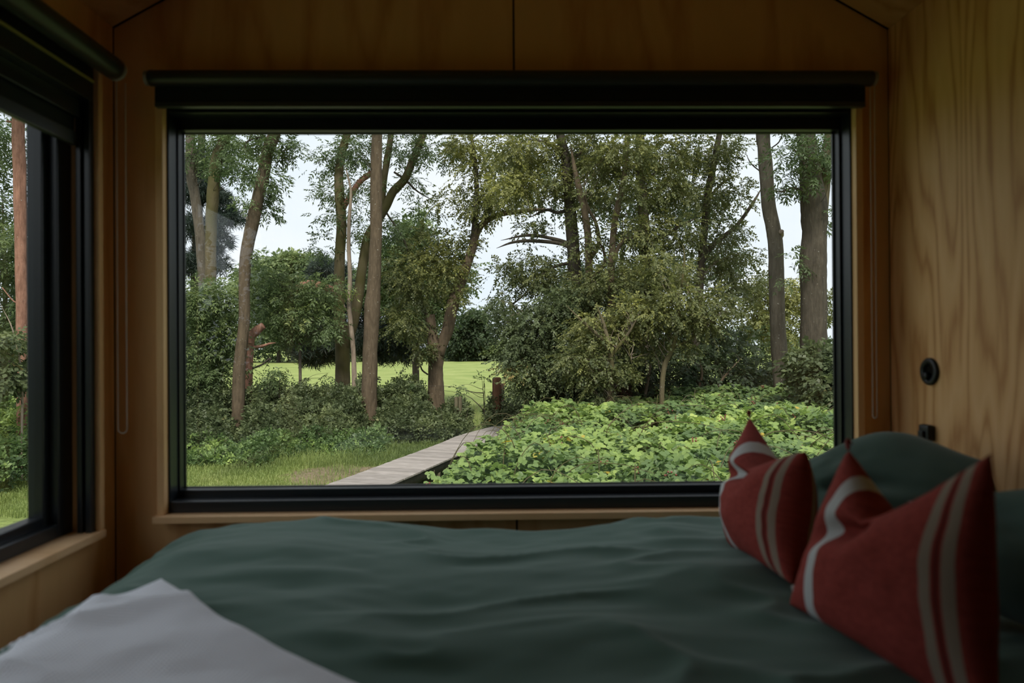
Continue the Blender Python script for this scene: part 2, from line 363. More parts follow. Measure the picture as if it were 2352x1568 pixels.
# ------------------------------------------------------------ cabin shell
XL, XR, YF, YB, ZF, ZW = -1.09, 1.134, 2.0, -2.6, 0.9, 3.105
RX, TANP = 0.022, 0.56
ZR = ZW + (RX - XL) * TANP
TW = 0.14
# openings (world)
FW = dict(x0=P(360, 700, 1.97).x, x1=P(1983, 700, 1.97).x, z0=P(1150, 1190, 1.97).z, z1=2.93)     # outer edge of the wooden lining
LWY0, LWY1, LZ0, LZ1 = 0.52, 1.893, 1.690, 2.975  # side window's near end, out of view, stretched to let more daylight onto the bed
th = 0.020

wf = empty('wall_front', (RX, YF, ZF), kind='structure', label='plywood gable wall around the wide picture window', cat='wall')
def roofz(x, off=0.0): return ZW + off + (x - XL) * TANP if x < RX else ZW + off + (XR - x) * TANP * (RX - XL) / (XR - RX)
g = 0.003; sm = P(1180, 100, 2.0).x
for sgn in (-1, 1):
    xa = XL - 0.0 if sgn < 0 else XR; xm = sm - g if sgn < 0 else sm + g; xw = FW['x0'] if sgn < 0 else FW['x1']
    poly = [(xa, ZF), (xm, ZF), (xm, FW['z0']), (xw, FW['z0']), (xw, FW['z1']), (xm, FW['z1']), (xm, roofz(xm))]
    if (sgn > 0) != (RX > xm): pass
    if sgn < 0: poly = [(xa, ZF), (xm, ZF), (xm, FW['z0']), (xw, FW['z0']), (xw, FW['z1']), (xm, FW['z1']), (xm, roofz(xm)), ] + ([(RX, ZR)] if xm > RX else []) + [(xa, ZW)]
    else: poly = [(xa, ZF), (xm, ZF), (xm, FW['z0']), (xw, FW['z0']), (xw, FW['z1']), (xm, FW['z1']), (xm, roofz(xm))] + ([(RX, ZR)] if xm < RX else []) + [(xa, ZW)]
    prism('panel', poly, 'y', YF, YF + 0.012, M['ply'], wf)
b0 = YF + 0.012
boxes('backing', [(XL - TW, FW['x0'], b0, b0 + 0.10, ZF - .2, ZW), (FW['x1'], XR + TW, b0, b0 + 0.10, ZF - .2, ZW),
                  (FW['x0'], FW['x1'], b0, b0 + 0.10, ZF - .2, FW['z0']), (FW['x0'], FW['x1'], b0, b0 + 0.10, FW['z1'], ZW)], M['gap'], wf, bevel=0)
prism('gable_backing', [(XL - TW, ZW), (XR + TW, ZW), (RX, ZR + .08)], 'y', b0, b0 + .10, M['gap'], wf)

wl = empty('wall_left', (XL, 0, ZF), kind='structure', label='left plywood wall with the side window', cat='wall')
prism('panel', [(YB, ZF), (YF - .006, ZF), (YF - .006, ZW), (LWY1, ZW), (LWY1, LZ0), (LWY0, LZ0), (LWY0, ZW), (YB, ZW)], 'x', XL, XL - 0.012, M['ply'], wl)
prism('panel', [(LWY0, LZ1), (LWY1, LZ1), (LWY1, ZW), (LWY0, ZW)], 'x', XL, XL - 0.012, M['ply'], wl)
prism('backing', [(YB, ZF), (YF, ZF), (YF, ZW), (LWY1, ZW), (LWY1, LZ0), (LWY0, LZ0), (LWY0, ZW), (YB, ZW)], 'x', XL - .012, XL - TW, M['gap'], wl)
prism('backing', [(LWY0, LZ1), (LWY1, LZ1), (LWY1, ZW), (LWY0, ZW)], 'x', XL - .012, XL - TW, M['gap'], wl)
wr = empty('wall_right', (XR, 0, ZF), kind='structure', label='right wall of pale figured plywood', cat='wall')
boxes('panel', [(XR, XR + .012, -0.2, YF - .003, ZF, ZW)], M['ply_right'], wr, bevel=.001)
boxes('panel', [(XR, XR + .012, YB, -0.204, ZF, ZW)], M['ply_right'], wr, bevel=.001)
boxes('backing', [(XR + .012, XR + TW, YB, YF, ZF - .2, ZW)], M['gap'], wr, bevel=0)
boxes('wall_back', [(XL - TW, XR + TW, YB - .1, YB, ZF - .2, ZR + .1)], M['ply'], bevel=0, kind='structure', label='plywood wall behind the camera', cat='wall')
boxes('floor', [(XL - TW, XR + TW, YB - .1, YF + .11, ZF - .12, ZF)], M['ply_floor'], bevel=0, kind='structure', label='brown timber floor', cat='floor')
ce = empty('ceiling', (RX, 0, ZR), kind='structure', label='pitched plywood ceiling', cat='ceiling')
def slope(x0, z0, x1, z1, mt, off0, off1, nm, d0=0.0):
    prism(nm, [(x0, z0 + off0), (x1, z1 + off0), (x1, z1 + off1), (x0, z0 + off1)], 'y', YB, YF + d0, mt, ce)
slope(XL, ZW, RX - .002, ZR, M['ply'], 0.0, 0.015, 'panel', -.009); slope(XR, ZW, RX + .002, ZR, M['ply'], 0.0, 0.015, 'panel', -.009)
slope(XL - TW - .1, ZW - (TW + .1) * TANP, RX, ZR, M['gap'], 0.016 + .0, 0.12, 'roof_panel', .11); slope(XR + TW + .1, ZW - (TW + .1) * TANP, RX, ZR, M['gap'], 0.016, 0.12, 'roof_panel', .11)

# ---- front picture window
w1 = empty('window_1', ((FW['x0'] + FW['x1']) / 2, 2.03, FW['z0']), kind='structure', label='wide black-framed picture window in a pine lining', cat='window')
yi, yo = 1.965, 2.060
x0, x1, z0, z1 = FW['x0'], FW['x1'], FW['z0'], FW['z1']
boxes('casing', [(x0, x0 + th, yi, yo, z0 + th, z1)], M['trim'], w1)
boxes('casing', [(x1 - th, x1, yi, yo, z0 + th, z1)], M['trim'], w1)
boxes('casing', [(x0 + th, x1 - th, yi, yo, z1 - th, z1)], M['trim_sill'], w1)
boxes('sill', [(x0 - .004, x1 + .004, yi - .020, yo, z0 + .001, z0 + th)], M['trim_sill'], w1)
def ring(nm, a0, a1, c0, c1, wx, wz0, wz1, y0, y1, m, par, bv=.003, ax='y'):
    L_ = [(a0, a0 + wx, y0, y1, c0, c1), (a1 - wx, a1, y0, y1, c0, c1), (a0 + wx, a1 - wx, y0, y1, c0, c0 + wz0), (a0 + wx, a1 - wx, y0, y1, c1 - wz1, c1)]
    if ax == 'x': L_ = [(b[2], b[3], b[0], b[1], b[4], b[5]) for b in L_]
    return boxes(nm, L_, m, par, bevel=bv)
gx0, gx1 = P(424, 700, 2.075).x, P(1915, 700, 2.075).x
gz0, gz1 = P(1150, 1114, 2.06).z, P(1150, 303, 2.06).z
fx0, fx1, fz0, fz1 = x0 + th, x1 - th, z0 + th, z1 - th
ring('window_frame', fx0, fx1, fz0, fz1, (gx0 - fx0) * .55, (gz0 - fz0) * .6, (fz1 - gz1) * .6, 1.990, 2.090, M['black'], w1)
ring('sash', fx0 + (gx0 - fx0) * .5, fx1 - (fx1 - gx1) * .5, fz0 + (gz0 - fz0) * .5, fz1 - (fz1 - gz1) * .5, (gx0 - fx0) * .5, (gz0 - fz0) * .5, (fz1 - gz1) * .5, 2.040, 2.086, M['black'], w1)
sash1 = bpy.data.objects['sash']
boxes('pane', [(gx0 - .005, gx1 + .005, 2.079, 2.081, gz0 - .005, gz1 + .005)], M['glass'], sash1, bevel=0)
ring('gasket', gx0 - .004, gx1 + .004, gz0 - .004, gz1 + .004, .007, .007, .007, 2.070, 2.0785, M['rail'], sash1, .001)

# ---- left side window
w2 = empty('window_2', (-1.15, (LWY0 + LWY1) / 2, LZ0), kind='structure', label='side window at the left edge with deep black frame', cat='window')
JY = LWY1 - th; XI, XO = -1.062, -1.20
boxes('casing', [(XO, XI, JY, LWY1, LZ0 + th, LZ1)], M['trim'], w2)
boxes('casing', [(XO, XI, LWY0, LWY0 + th, LZ0 + th, LZ1)], M['trim'], w2)
boxes('casing', [(XO, XI, LWY0 + th, JY, LZ1 - th, LZ1)], M['trim'], w2)
boxes('sill', [(XO, XI + .004, LWY0, LWY1, LZ0, LZ0 + th)], M['trim_sill'], w2)
a0, a1, c0, c1 = LWY0 + th, JY, LZ0 + th, LZ1 - th
ring('window_frame', a0, a1, c0, c1, .060, .035, .06, -1.188, -1.134, M['black'], w2, ax='x')
sash2 = ring('sash', a0 + .055, a1 - .055, c0 + .03, c1 - .055, .028, .028, .03, -1.198, -1.158, M['black'], w2, ax='x')
boxes('pane', [(-1.181, -1.179, a0 + .08, a1 - .08, c0 + .055, c1 - .08)], M['glass'], sash2, bevel=0)
boxes('guide_rail', [(-1.112, -1.098, JY - .020, JY, LZ0 + th, LZ1 - th), (-1.090, -1.075, JY - .020, JY, LZ0 + th, LZ1 - th), (-1.112, -1.075, JY - .008, JY, LZ0 + th, LZ1 - th)], M['black'], w2)

# ---- roller blinds
def lathe_cyl(name, p0, p1, r, m, par, seg=32):
    n = 6; pts = np.array([np.array(p0) * (1 - t) + np.array(p1) * t for t in (0, .002, .02, .98, .998, 1)])
    V, Fc = tube_arrays(pts, [r * .93, r, r, r, r, r * .93], seg); return link(name, np_mesh(name, V, Fc), m, par, smooth=False)
def chain(par, x, y, ztop, zbot, gapv, ax):
    r = .0022; pts = []
    s = .006; z = ztop
    while z > zbot + abs(gapv) / 2: pts.append((-gapv / 2, z)); z -= s
    k = int(math.pi * abs(gapv) / 2 / s) + 1
    for i in range(k + 1):
        a = math.pi * i / k; pts.append((-gapv / 2 * math.cos(a), zbot + abs(gapv) / 2 - math.sin(a) * abs(gapv) / 2))
    z = zbot + abs(gapv) / 2
    while z < ztop: pts.append((gapv / 2, z)); z += s
    bm = bmesh.new(); bmesh.ops.create_icosphere(bm, subdivisions=1, radius=r)
    bv = np.array([v.co[:] for v in bm.verts]); bf = np.array([[v.index for v in f.verts] for f in bm.faces]); bm.free()
    L_ = [(bv + np.array((x + (q[0] if ax == 'x' else 0), y + (q[0] if ax == 'y' else 0), q[1])), bf) for q in pts]
    V, Fc = merge(L_); return link('bead_chain', np_mesh('bead_chain', V, Fc), M['bead'], par, smooth=True, kind='stuff', label='pale loop of bead chain')

rz = P(1150, 180, 1.925).z; bx0, bx1 = P(343, 180, 1.925).x, P(2003, 180, 1.925).x
fb = empty('roller_blind', (0, 1.93, rz), label='black roller blind rolled up above the wide picture window', cat='blind')
lathe_cyl('roll', (bx0, 1.925, rz), (bx1, 1.925, rz), .0215, M['rail'], fb)
for xa, xb in ((bx0 - .009, bx0), (bx1, bx1 + .009)): lathe_cyl('end_cap', (xa, 1.925, rz), (xb, 1.925, rz), .0195, M['cap'], fb)
zt, zb = P(1150, 197, 1.94).z, P(1150, 247, 1.94).z
hx0, hx1 = P(357, 230, 1.94).x, P(1986, 230, 1.94).x
boxes('head_rail', [(hx0, hx1, 1.935, 1.962, zb + .012, rz)], M['blind'], fb)
boxes('bottom_rail', [(hx0 + .002, hx1 - .002, 1.930, 1.950, zb, zb + .014)], M['rail'], fb)
pc = P(2010, 960, 1.93); chain(fb, pc.x, 1.93, rz - .01, pc.z, .012, 'x')

lb = empty('roller_blind', (-1.05, 1.4, 2.93), label='dark roller blind partly lowered over the side window at left', cat='blind')
ec = P(262, 158, 1.87)
lathe_cyl('roll', (ec.x, LWY0 - .02, ec.z), (ec.x, 1.868, ec.z), .030, M['rail'], lb)
lathe_cyl('end_cap', (ec.x, 1.868, ec.z), (ec.x, 1.880, ec.z), .0295, M['cap'], lb)
lathe_cyl('end_cap', (ec.x, LWY0 - .032, ec.z), (ec.x, LWY0 - .02, ec.z), .0295, M['cap'], lb)
boxes('head_rail', [(-1.113, -1.066, LWY0 - .015, 1.852, 2.845, 2.955), (-1.120, -1.095, LWY0 - .015, 1.846, 2.80, 2.845)], M['black'], lb)
boxes('trim_strip', [(-1.066, -1.060, LWY0 - .015, 1.852, 2.893, 2.900)], M['brass'], lb, label='dull brass coloured edge strip')
boxes('shade', [(-1.1145, -1.1125, LWY0 + .02, 1.850, 2.745, 2.85)], M['blind'], lb, bevel=0)
boxes('bottom_rail', [(-1.121, -1.105, LWY0 + .02, 1.850, 2.728, 2.765)], M['rail'], lb, bevel=.004)
pc = P(268, 995, 1.905); chain(lb, P(268, 600, 1.905).x + .012, 1.908, ec.z - .02, pc.z, .024, 'x')

# ---- socket and bracket on the right wall
def disc_x(name, c, r, depth, m, par, seg=40, **k):
    V, Fc = tube_arrays([(c[0], c[1], c[2]), (c[0] - depth * .7, c[1], c[2]), (c[0] - depth, c[1], c[2])], [r, r, r * .94], seg)
    return link(name, np_mesh(name, V, Fc), m, par, **k)
sp_ = P(2138, 853, 1.79); sy = 1.134 * sp_.y / sp_.x
sp_ = P(2138, 853, 1.134 / (sp_.x / sp_.y))
so = empty('wall_socket', (XR, sp_.y, sp_.z), label='round black wall socket on the pale right wall above the pillow', cat='socket')
rr_ = .036
# ring plate with a recessed well
prof = [(rr_, 0), (rr_, -.006), (rr_ * .93, -.009), (rr_ * .60, -.009), (rr_ * .56, -.002), (rr_ * .54, -.0005)]
sg = 40; V = []; Fc = []
for r_, dx in prof:
    for i in range(sg): a = 2 * math.pi * i / sg; V.append((XR + dx, sp_.y + r_ * math.cos(a), sp_.z + r_ * math.sin(a)))
for k_ in range(len(prof) - 1):
    for i in range(sg): Fc.append((k_ * sg + i, k_ * sg + (i + 1) % sg, (k_ + 1) * sg + (i + 1) % sg, (k_ + 1) * sg + i))
cvp = link('cover_plate', np_mesh('cover_plate', V, Fc), M['black_matt'], so)
disc_x('socket_well', (XR - .0002, sp_.y, sp_.z), rr_ * .56, .0012, M['gap'], cvp)
disc_x('knob', (XR - .0012, sp_.y + .004, sp_.z - .012), .010, .014, M['black_matt'], cvp)
bp = P(2138, 985, 1.83); k_ = XR / bp.x; bp = EYE + (bp - EYE) * k_
br = empty('wall_bracket', (XR, bp.y, bp.z), label='black rounded bracket on the right wall just behind the green pillow', cat='bracket')
boxes('bracket_body', [(XR - .022, XR, bp.y - .021, bp.y + .021, bp.z - .03, bp.z + .012)], M['black_matt'], br, bevel=.007)
boxes('clip', [(XR - .030, XR - .022, bp.y - .010, bp.y + .010, bp.z - .024, bp.z - .004)], M['black_matt'], br, bevel=.003)

# ------------------------------------------------------------ bed
bd = empty('bed', (0.08, 1.1, ZF), label='raised double bed under the green duvet below the window', cat='bed')
boxes('bed_base', [(-0.92, 1.12, .30, 1.93, ZF, 1.46)], M['ply'], bd, bevel=.004)
boxes('mattress', [(-0.90, 1.10, .32, 1.86, 1.462, 1.655)], M['mattress'], bd, bevel=.03)

DX0, DX1, DY0, DY1 = -0.935, 1.08, 0.25, 1.905
def top_far(x):       # height of the duvet along the window, read off the photo
    xs = [-1.0, -.935, -.88, -.84, -.78, -.70, -.60, -.45, -.30, -.10, .05, .15, .30, .45, .60, .8, 1.1]
    zs = [1.56, 1.60, 1.655, 1.685, 1.715, 1.733, 1.742, 1.745, 1.738, 1.715, 1.708, 1.712, 1.728, 1.735, 1.728, 1.72, 1.70]
    return np.interp(x, xs, zs)
def duvet_z(x, y):
    x = np.asarray(x, float); y = np.asarray(y, float)
    base = top_far(x)
    mid = 1.752 + 0.0 * x
    t = np.clip((1.80 - y) / 0.45, 0, 1); t = t * t * (3 - 2 * t)
    le = np.clip((x - DX0) / 0.26, 0, 1)          # left edge roll-off
    z = base * (1 - t) + mid * t
    z = z - .17 * (1 - le) ** 1.5 * t
    far = np.clip((DY1 - y) / 0.10, 0, 1)
    z = z - (1 - np.sqrt(np.clip(1 - (1 - far) ** 2, 0, 1))) * 0.10
    warp = 0.35 * vnoise(x * 1.7, y * 1.7, 5, 2)
    z = z + 0.012 * vnoise(x * 2.1 + warp, y * 4.2 + warp, 3, 2) * (0.4 + 0.6 * t)
    rdg = 1 - np.abs(vnoise(x * 2.6 + 2 * warp, y * 8.5 + 3 * warp, 9, 2, .45)) * 1.6
    z = z + 0.012 * np.clip(rdg, 0, 1) ** 2 + 0.003 * vnoise(x * 9, y * 18 + 4 * warp, 13, 2)
    z = z + 0.012 * np.exp(-((x + .55) ** 2 / .04 + (y - 1.55) ** 2 / .01)) - 0.010 * np.exp(-((x + .38) ** 2 / .01 + (y - 1.30) ** 2 / .002))
    z = z + 0.016 * np.exp(-((x - .42) ** 2 / .02 + (y - 1.30) ** 2 / .006)) - 0.012 * np.exp(-((x + .12) ** 2 / .01 + (y - 1.22) ** 2 / .002))
    return z
def grid_sheet(name, nx, ny, fx, thick, m, par=None, uvs=1.0, **k):
    s, t = np.meshgrid(np.linspace(0, 1, nx), np.linspace(0, 1, ny))
    X, Y, Z = fx(s, t); V = np.stack([X, Y, Z], -1).reshape(-1, 3); n = len(V)
    i = np.arange(ny - 1)[:, None] * nx; j = np.arange(nx - 1)[None]
    Ft = np.stack([i + j, i + j + 1, i + nx + j + 1, i + nx + j], -1).reshape(-1, 4)
    Vb = V - np.array([0, 0, thick]); Fb = Ft[:, ::-1] + n
    bl = np.concatenate([np.arange(nx), np.arange(nx - 1, nx * ny, nx), np.arange(nx * ny - 1, nx * (ny - 1) - 1, -1), np.arange(nx * (ny - 1), -1, -nx)])
    bl = [bl[q] for q in range(len(bl)) if bl[q] != bl[q - 1]]; bl2 = bl[1:] + bl[:1]
    Fs = np.array([[a, a + n, b + n, b] for a, b in zip(bl, bl2) if a != b])
    UV = np.stack([X, Y], -1).reshape(-1, 2); UV = np.vstack([UV, UV])
    return link(name, np_mesh(name, np.vstack([V, Vb]), np.vstack([Ft, Fb, Fs]), uv=UV), m, par, smooth=True, **k)
grid_sheet('duvet', 240, 190, lambda s, t: (DX0 + (DX1 - DX0) * s, DY0 + (DY1 - DY0) * t, duvet_z(DX0 + (DX1 - DX0) * s, DY0 + (DY1 - DY0) * t)),
           .045, M['duvet'], label='rumpled dark green duvet spread over the bed', cat='duvet')

# white waffle blanket thrown over the left corner of the bed
A = np.array((P(371, 1316, 1.27).x, 1.27)); B_ = np.array((P(0, 1492, 1.10).x - .22, .98)); C_ = np.array((P(905, 1568, .86).x + .12, .79)); D_ = np.array((-.5, .2))
def blk(s, t):
    x = (A[0] * (1 - s) + C_[0] * s) * (1 - t) + (B_[0] * (1 - s) + D_[0] * s) * t
    y = (A[1] * (1 - s) + C_[1] * s) * (1 - t) + (B_[1] * (1 - s) + D_[1] * s) * t
    e = np.sin(s * math.pi); x = x - .02 * e * (1 - t); y = y - .016 * e * (1 - t) ** 2 + .012 * np.sin(t * 7 + 1.2) * (1 - s) * t
    z = np.maximum(duvet_z(x, y), np.interp(x, [-1.05, -.93, -.8], [1.54, 1.60, 1.66])) + .014 + .006 * vnoise(x * 7, y * 7, 21, 2) + .010 * np.exp(-(t ** 2 / .01)) * (1 - s) - .03 * t * (1 - s)
    return x, y, z
grid_sheet('waffle_blanket', 100, 100, blk, .009, M['blanket'], label='white waffle-weave blanket with its corner turned up on the duvet', cat='blanket')

def cushion(name, c00, c10, c01, c11, T, m, dent=0.0, dent_u=.4, creases=(), seed=0, pull=.07, par=None, n=56, dw=.13, back=1.0, toward=(-1, -.6, 0), **k):
    """c00 bottom far, c10 bottom near, c01 top far, c11 top near"""
    c00, c10, c01, c11 = [np.array(c, float) for c in (c00, c10, c01, c11)]
    u, v = np.meshgrid(np.linspace(0, 1, n), np.linspace(0, 1, n))
    U = u + pull * np.sin(math.pi * v) * (1 - 2 * u) * np.abs(1 - 2 * u) ** 2; Vv = v + pull * np.sin(math.pi * u) * (1 - 2 * v) * np.abs(1 - 2 * v) ** 2
    tri = np.clip(1 - np.where(u < dent_u, (dent_u - u) / dent_u, (u - dent_u) / (1 - dent_u)), 0, 1)
    Vv = Vv - dent * (tri ** 1.15 if dent > 0 else np.exp(-((u - dent_u) / dw) ** 2)) * v ** 1.8
    base = (c00 * ((1 - U) * (1 - Vv))[..., None] + c10 * (U * (1 - Vv))[..., None] + c01 * ((1 - U) * Vv)[..., None] + c11 * (U * Vv)[..., None])
    nn = np.cross(c10 - c00 + c11 - c01, c01 - c00 + c11 - c10); nn /= np.linalg.norm(nn)
    if nn.dot(np.array(toward, float)) < 0: nn = -nn
    prof = (np.clip(np.sin(math.pi * u), 0, 1) * np.clip(np.sin(math.pi * v), 0, 1)) ** .46
    nz_ = vnoise(u * 3.1 + seed, v * 3.1, seed + 40, 3)
    cr = np.zeros_like(u)
    for (ua, va, ub, vb, w, dp) in creases:
        d = np.array([ub - ua, vb - va]); L2 = d.dot(d); tt = np.clip(((u - ua) * d[0] + (v - va) * d[1]) / L2, 0, 1)
        dist = np.hypot(u - ua - tt * d[0], v - va - tt * d[1]); cr += dp * np.exp(-(dist / w) ** 2) * (1 - .92 * tt)
    t1 = T * prof * (1 + .10 * nz_) - cr * prof; t2 = T * back * prof * (1 + .08 * nz_[::-1])
    front = base + nn * t1[..., None]; rear = base - nn * t2[..., None]
    Vf = front.reshape(-1, 3); Vr = rear.reshape(-1, 3); N0 = len(Vf)
    i = np.arange(n - 1)[:, None] * n; j = np.arange(n - 1)[None]
    Ft = np.stack([i + j, i + j + 1, i + n + j + 1, i + n + j], -1).reshape(-1, 4); Fr = Ft[:, ::-1] + N0
    me = np_mesh(name, np.vstack([Vf, Vr]), np.vstack([Ft, Fr]), uv=np.vstack([np.stack([u, v], -1).reshape(-1, 2)] * 2))
    bm = bmesh.new(); bm.from_mesh(me); bmesh.ops.remove_doubles(bm, verts=bm.verts, dist=1e-5); bmesh.ops.recalc_face_normals(bm, faces=bm.faces); bm.to_mesh(me); bm.free()
    return link(name, me, m, par, smooth=True, **k), base

def pt(px, py, y): return tuple(P(px, py, y))
# green pillows
cushion('pillow', (.78, 1.86, 1.745), (.92, 1.28, 1.76), pt(1850, 1072, 1.80), pt(2275, 1080, 1.40), .088, M['pillow'], dent=-.52, dent_u=.46, dw=.40, seed=3, pull=-.02, creases=((.35, .45, .8, .6, .06, .03),),
        label='dark green pillow against the right wall beneath the black socket', cat='pillow')
cushion('pillow', (.76, 1.28, 1.76), (.80, .62, 1.76), pt(2085, 1150, 1.26), (1.0, .66, 2.11), .07, M['pillow'], dent=-.05, dent_u=.6, dw=.35, seed=5, creases=((.2, .9, .6, .3, .05, .03),),
        label='dark green pillow at the right edge behind the nearer red cushion', cat='pillow')
# red striped cushions
M['cush1'] = striped('red_stripes_far', RED, WHT, BEI, [(.30, .050, 'w'), (.865, .019, 'b'), (.940, .019, 'b'), (.90, .012, 'd')])
M['cush2'] = striped('red_stripes_near', RED, WHT, BEI, [(.23, .040, 'w'), (.860, .020, 'b'), (.935, .020, 'b'), (.898, .01, 'd')])
def tassel(par, p, r=.005, ln=.011, m=None, d=(-.5, -.4, -.7)):
    d = np.array(d, float); d /= np.linalg.norm(d); p = np.array(p)
    L_ = [tube_arrays([p, p + d * .006, p + d * .012], [r * .5, r * .8, r * .5], 8)]
    for q in range(16):
        e = d + np.random.default_rng(q).normal(0, .28, 3); e /= np.linalg.norm(e)
        L_.append(tube_arrays([p + d * .009, p + d * .012 + e * ln * .5, p + e * ln], [.0016, .0018, .001], 5))
    return tubes('tassel', L_, m or M['tass'], par, kind=None)
M['tass'] = mat('red_yarn', (0.36, 0.06, 0.06), 0.9); M['tass_w'] = mat('white_yarn', (0.5, 0.48, 0.45), 0.9)
c1p = [pt(1676, 1262, 1.60), pt(1822, 1345, 1.20), pt(1722, 958, 1.68), pt(1852, 1036, 1.28)]
c2p = [pt(1812, 1388, 1.17), pt(2300, 1700, .80), pt(1948, 1032, 1.14), pt(2278, 1040, .80)]
cu1, _ = cushion('striped_cushion', *c1p, .082, M['cush1'], dent=.25, dent_u=.52, seed=1, creases=((.52, .78, .02, .50, .06, .075),), pull=.05,
        label='small red cushion with grey stripes leaning by the window end of the bed', cat='cushion', group='red striped cushions')
cu2, _ = cushion('striped_cushion', *c2p, .068, M['cush2'], dent=.30, dent_u=.42, seed=8, creases=((.44, .80, .08, .44, .06, .07),), pull=.045,
        label='large red cushion with pale stripes nearest the camera', cat='cushion', group='red striped cushions')
tassel(cu1, c1p[2], d=(-.1, 0, .6)); tassel(cu1, c1p[1], m=M['tass_w'], d=(-.2, -.6, -.1))
tassel(cu2, c2p[0], d=(-.7, -.2, -.1), ln=.022); tassel(cu2, c2p[2], d=(0, 0, .8))

# ------------------------------------------------------------ foliage machinery
def unit(v): return v / (np.linalg.norm(v, axis=-1, keepdims=True) + 1e-9)
def leaves_from(pos, d, nrm, Ln, Wd, tint, fold=.15, shape=4):
    """one leaf blade each; shape 4 = diamond quad, 6 = rounder leaf of two quads"""
    s = unit(np.cross(d, nrm)); nrm = np.cross(s, d); Ln = np.broadcast_to(Ln, (len(pos),))[:, None]; Wd = np.broadcast_to(Wd, (len(pos),))[:, None]; n = len(pos)
    if shape == 4:
        V = np.stack([pos, pos + d * Ln * .45 + s * Wd * .5, pos + d * Ln - nrm * Ln * fold, pos + d * Ln * .45 - s * Wd * .5], 1)
        Fc = np.arange(n * 4).reshape(n, 4); k = 4
    else:
        V = np.stack([pos, pos + d * Ln * .30 + s * Wd * .5 + nrm * Wd * fold, pos + d * Ln * .72 + s * Wd * .40 + nrm * Wd * fold, pos + d * Ln, pos + d * Ln * .72 - s * Wd * .40 + nrm * Wd * fold, pos + d * Ln * .30 - s * Wd * .5 + nrm * Wd * fold], 1)
        b = np.arange(n)[:, None] * 6; Fc = np.concatenate([b + np.array([[0, 1, 2, 3]]), b + np.array([[0, 3, 4, 5]])], 0); k = 6
    return V.reshape(-1, 3), Fc, np.repeat(tint, k)

def twig_leaves(pos, d, mode, tint, scale=1.0):
    """expand twigs into leaflets. returns pos,dir,nrm,len,wid,tint"""
    n = len(pos); nrm = unit(np.array([0, 0, 1.0]) + rng.normal(0, .38, (n, 3))); s = unit(np.cross(d, nrm)); nrm = unit(np.cross(s, d))
    if mode == 'ash':
        K = 9; R, Ln, Wd = .20, .085, .026; ts = np.repeat(np.linspace(.2, .95, 4), 2).tolist() + [1.0]; sg = [1, -1] * 4 + [0]; ang = .95
    elif mode == 'haw':
        K = 9; R, Ln, Wd = .16, .045, .030; ts = np.linspace(.05, 1, 9).tolist(); sg = [1, -1, .3, -1, 1, -.4, 1, -1, 0]; ang = .9
    elif mode == 'pine':
        K = 16; R, Ln, Wd = .10, .11, .010; ts = np.linspace(.1, 1, 16).tolist(); sg = [0] * 16; ang = 0
    elif mode == 'shrub':
        K = 5; R, Ln, Wd = .13, .070, .048; ts = [.3, .3, .7, .7, 1]; sg = [1, -1, 1, -1, 0]; ang = 1.0
    else:   # far masses
        K = 4; R, Ln, Wd = .35, .30, .17; ts = [.2, .5, .8, 1]; sg = [1, -1, 1, 0]; ang = .9
    P_, D_, N_, L_, W_, T_ = [], [], [], [], [], []
    for k in range(K):
        p = pos + d * (R * scale * ts[k]); p = p - np.array([0, 0, 1.0]) * (R * scale * .25 * ts[k] ** 2)
        if mode == 'pine': dd = unit(d * .6 + rng.normal(0, .75, (n, 3))); nn = unit(rng.normal(0, 1, (n, 3)))
        else:
            dd = unit(d * math.cos(ang * sg[k]) + s * math.sin(ang * sg[k]) + rng.normal(0, .22, (n, 3)) - np.array([0, 0, .18]))
            nn = unit(nrm + rng.normal(0, .35, (n, 3)))
        P_.append(p); D_.append(dd); N_.append(nn); z = rng.uniform(.7, 1.2, n) * scale
        L_.append(Ln * z); W_.append(Wd * z); T_.append(np.clip(tint + rng.normal(0, .05, n), 0, 1))
    return [np.concatenate(q) for q in (P_, D_, N_, L_, W_, T_)]

NF, SF = 0.42, 1.38      # fewer, larger leaves than the raw counts below
def blob_twigs(blobs, spread=.22, per=14, flat=.55):
    """blobs: (px,py,Y,rx_px,ry_px,rY,ntwigs,tint) -> twig pos, dir, tint, clusters"""
    Ps, Ds, Ts, Cs = [], [], [], []
    for (px, py, Y, rx, ry, rY, nt_, tn) in blobs:
        nt_ = max(8, int(nt_ * NF))
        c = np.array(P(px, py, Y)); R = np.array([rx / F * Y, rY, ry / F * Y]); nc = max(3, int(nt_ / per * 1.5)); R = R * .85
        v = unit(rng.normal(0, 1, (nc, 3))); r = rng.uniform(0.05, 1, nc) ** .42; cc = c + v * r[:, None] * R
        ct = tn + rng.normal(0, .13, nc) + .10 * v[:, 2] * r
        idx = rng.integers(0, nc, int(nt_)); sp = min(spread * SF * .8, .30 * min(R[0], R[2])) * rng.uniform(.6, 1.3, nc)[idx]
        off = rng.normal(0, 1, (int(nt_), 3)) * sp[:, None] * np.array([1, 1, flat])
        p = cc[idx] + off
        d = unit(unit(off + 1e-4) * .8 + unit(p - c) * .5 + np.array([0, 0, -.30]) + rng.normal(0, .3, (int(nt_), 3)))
        Ps.append(p); Ds.append(d); Ts.append(np.clip(ct[idx] + rng.normal(0, .08, int(nt_)), 0, 1)); Cs.append(cc)
    return np.vstack(Ps), np.vstack(Ds), np.concatenate(Ts), np.vstack(Cs)

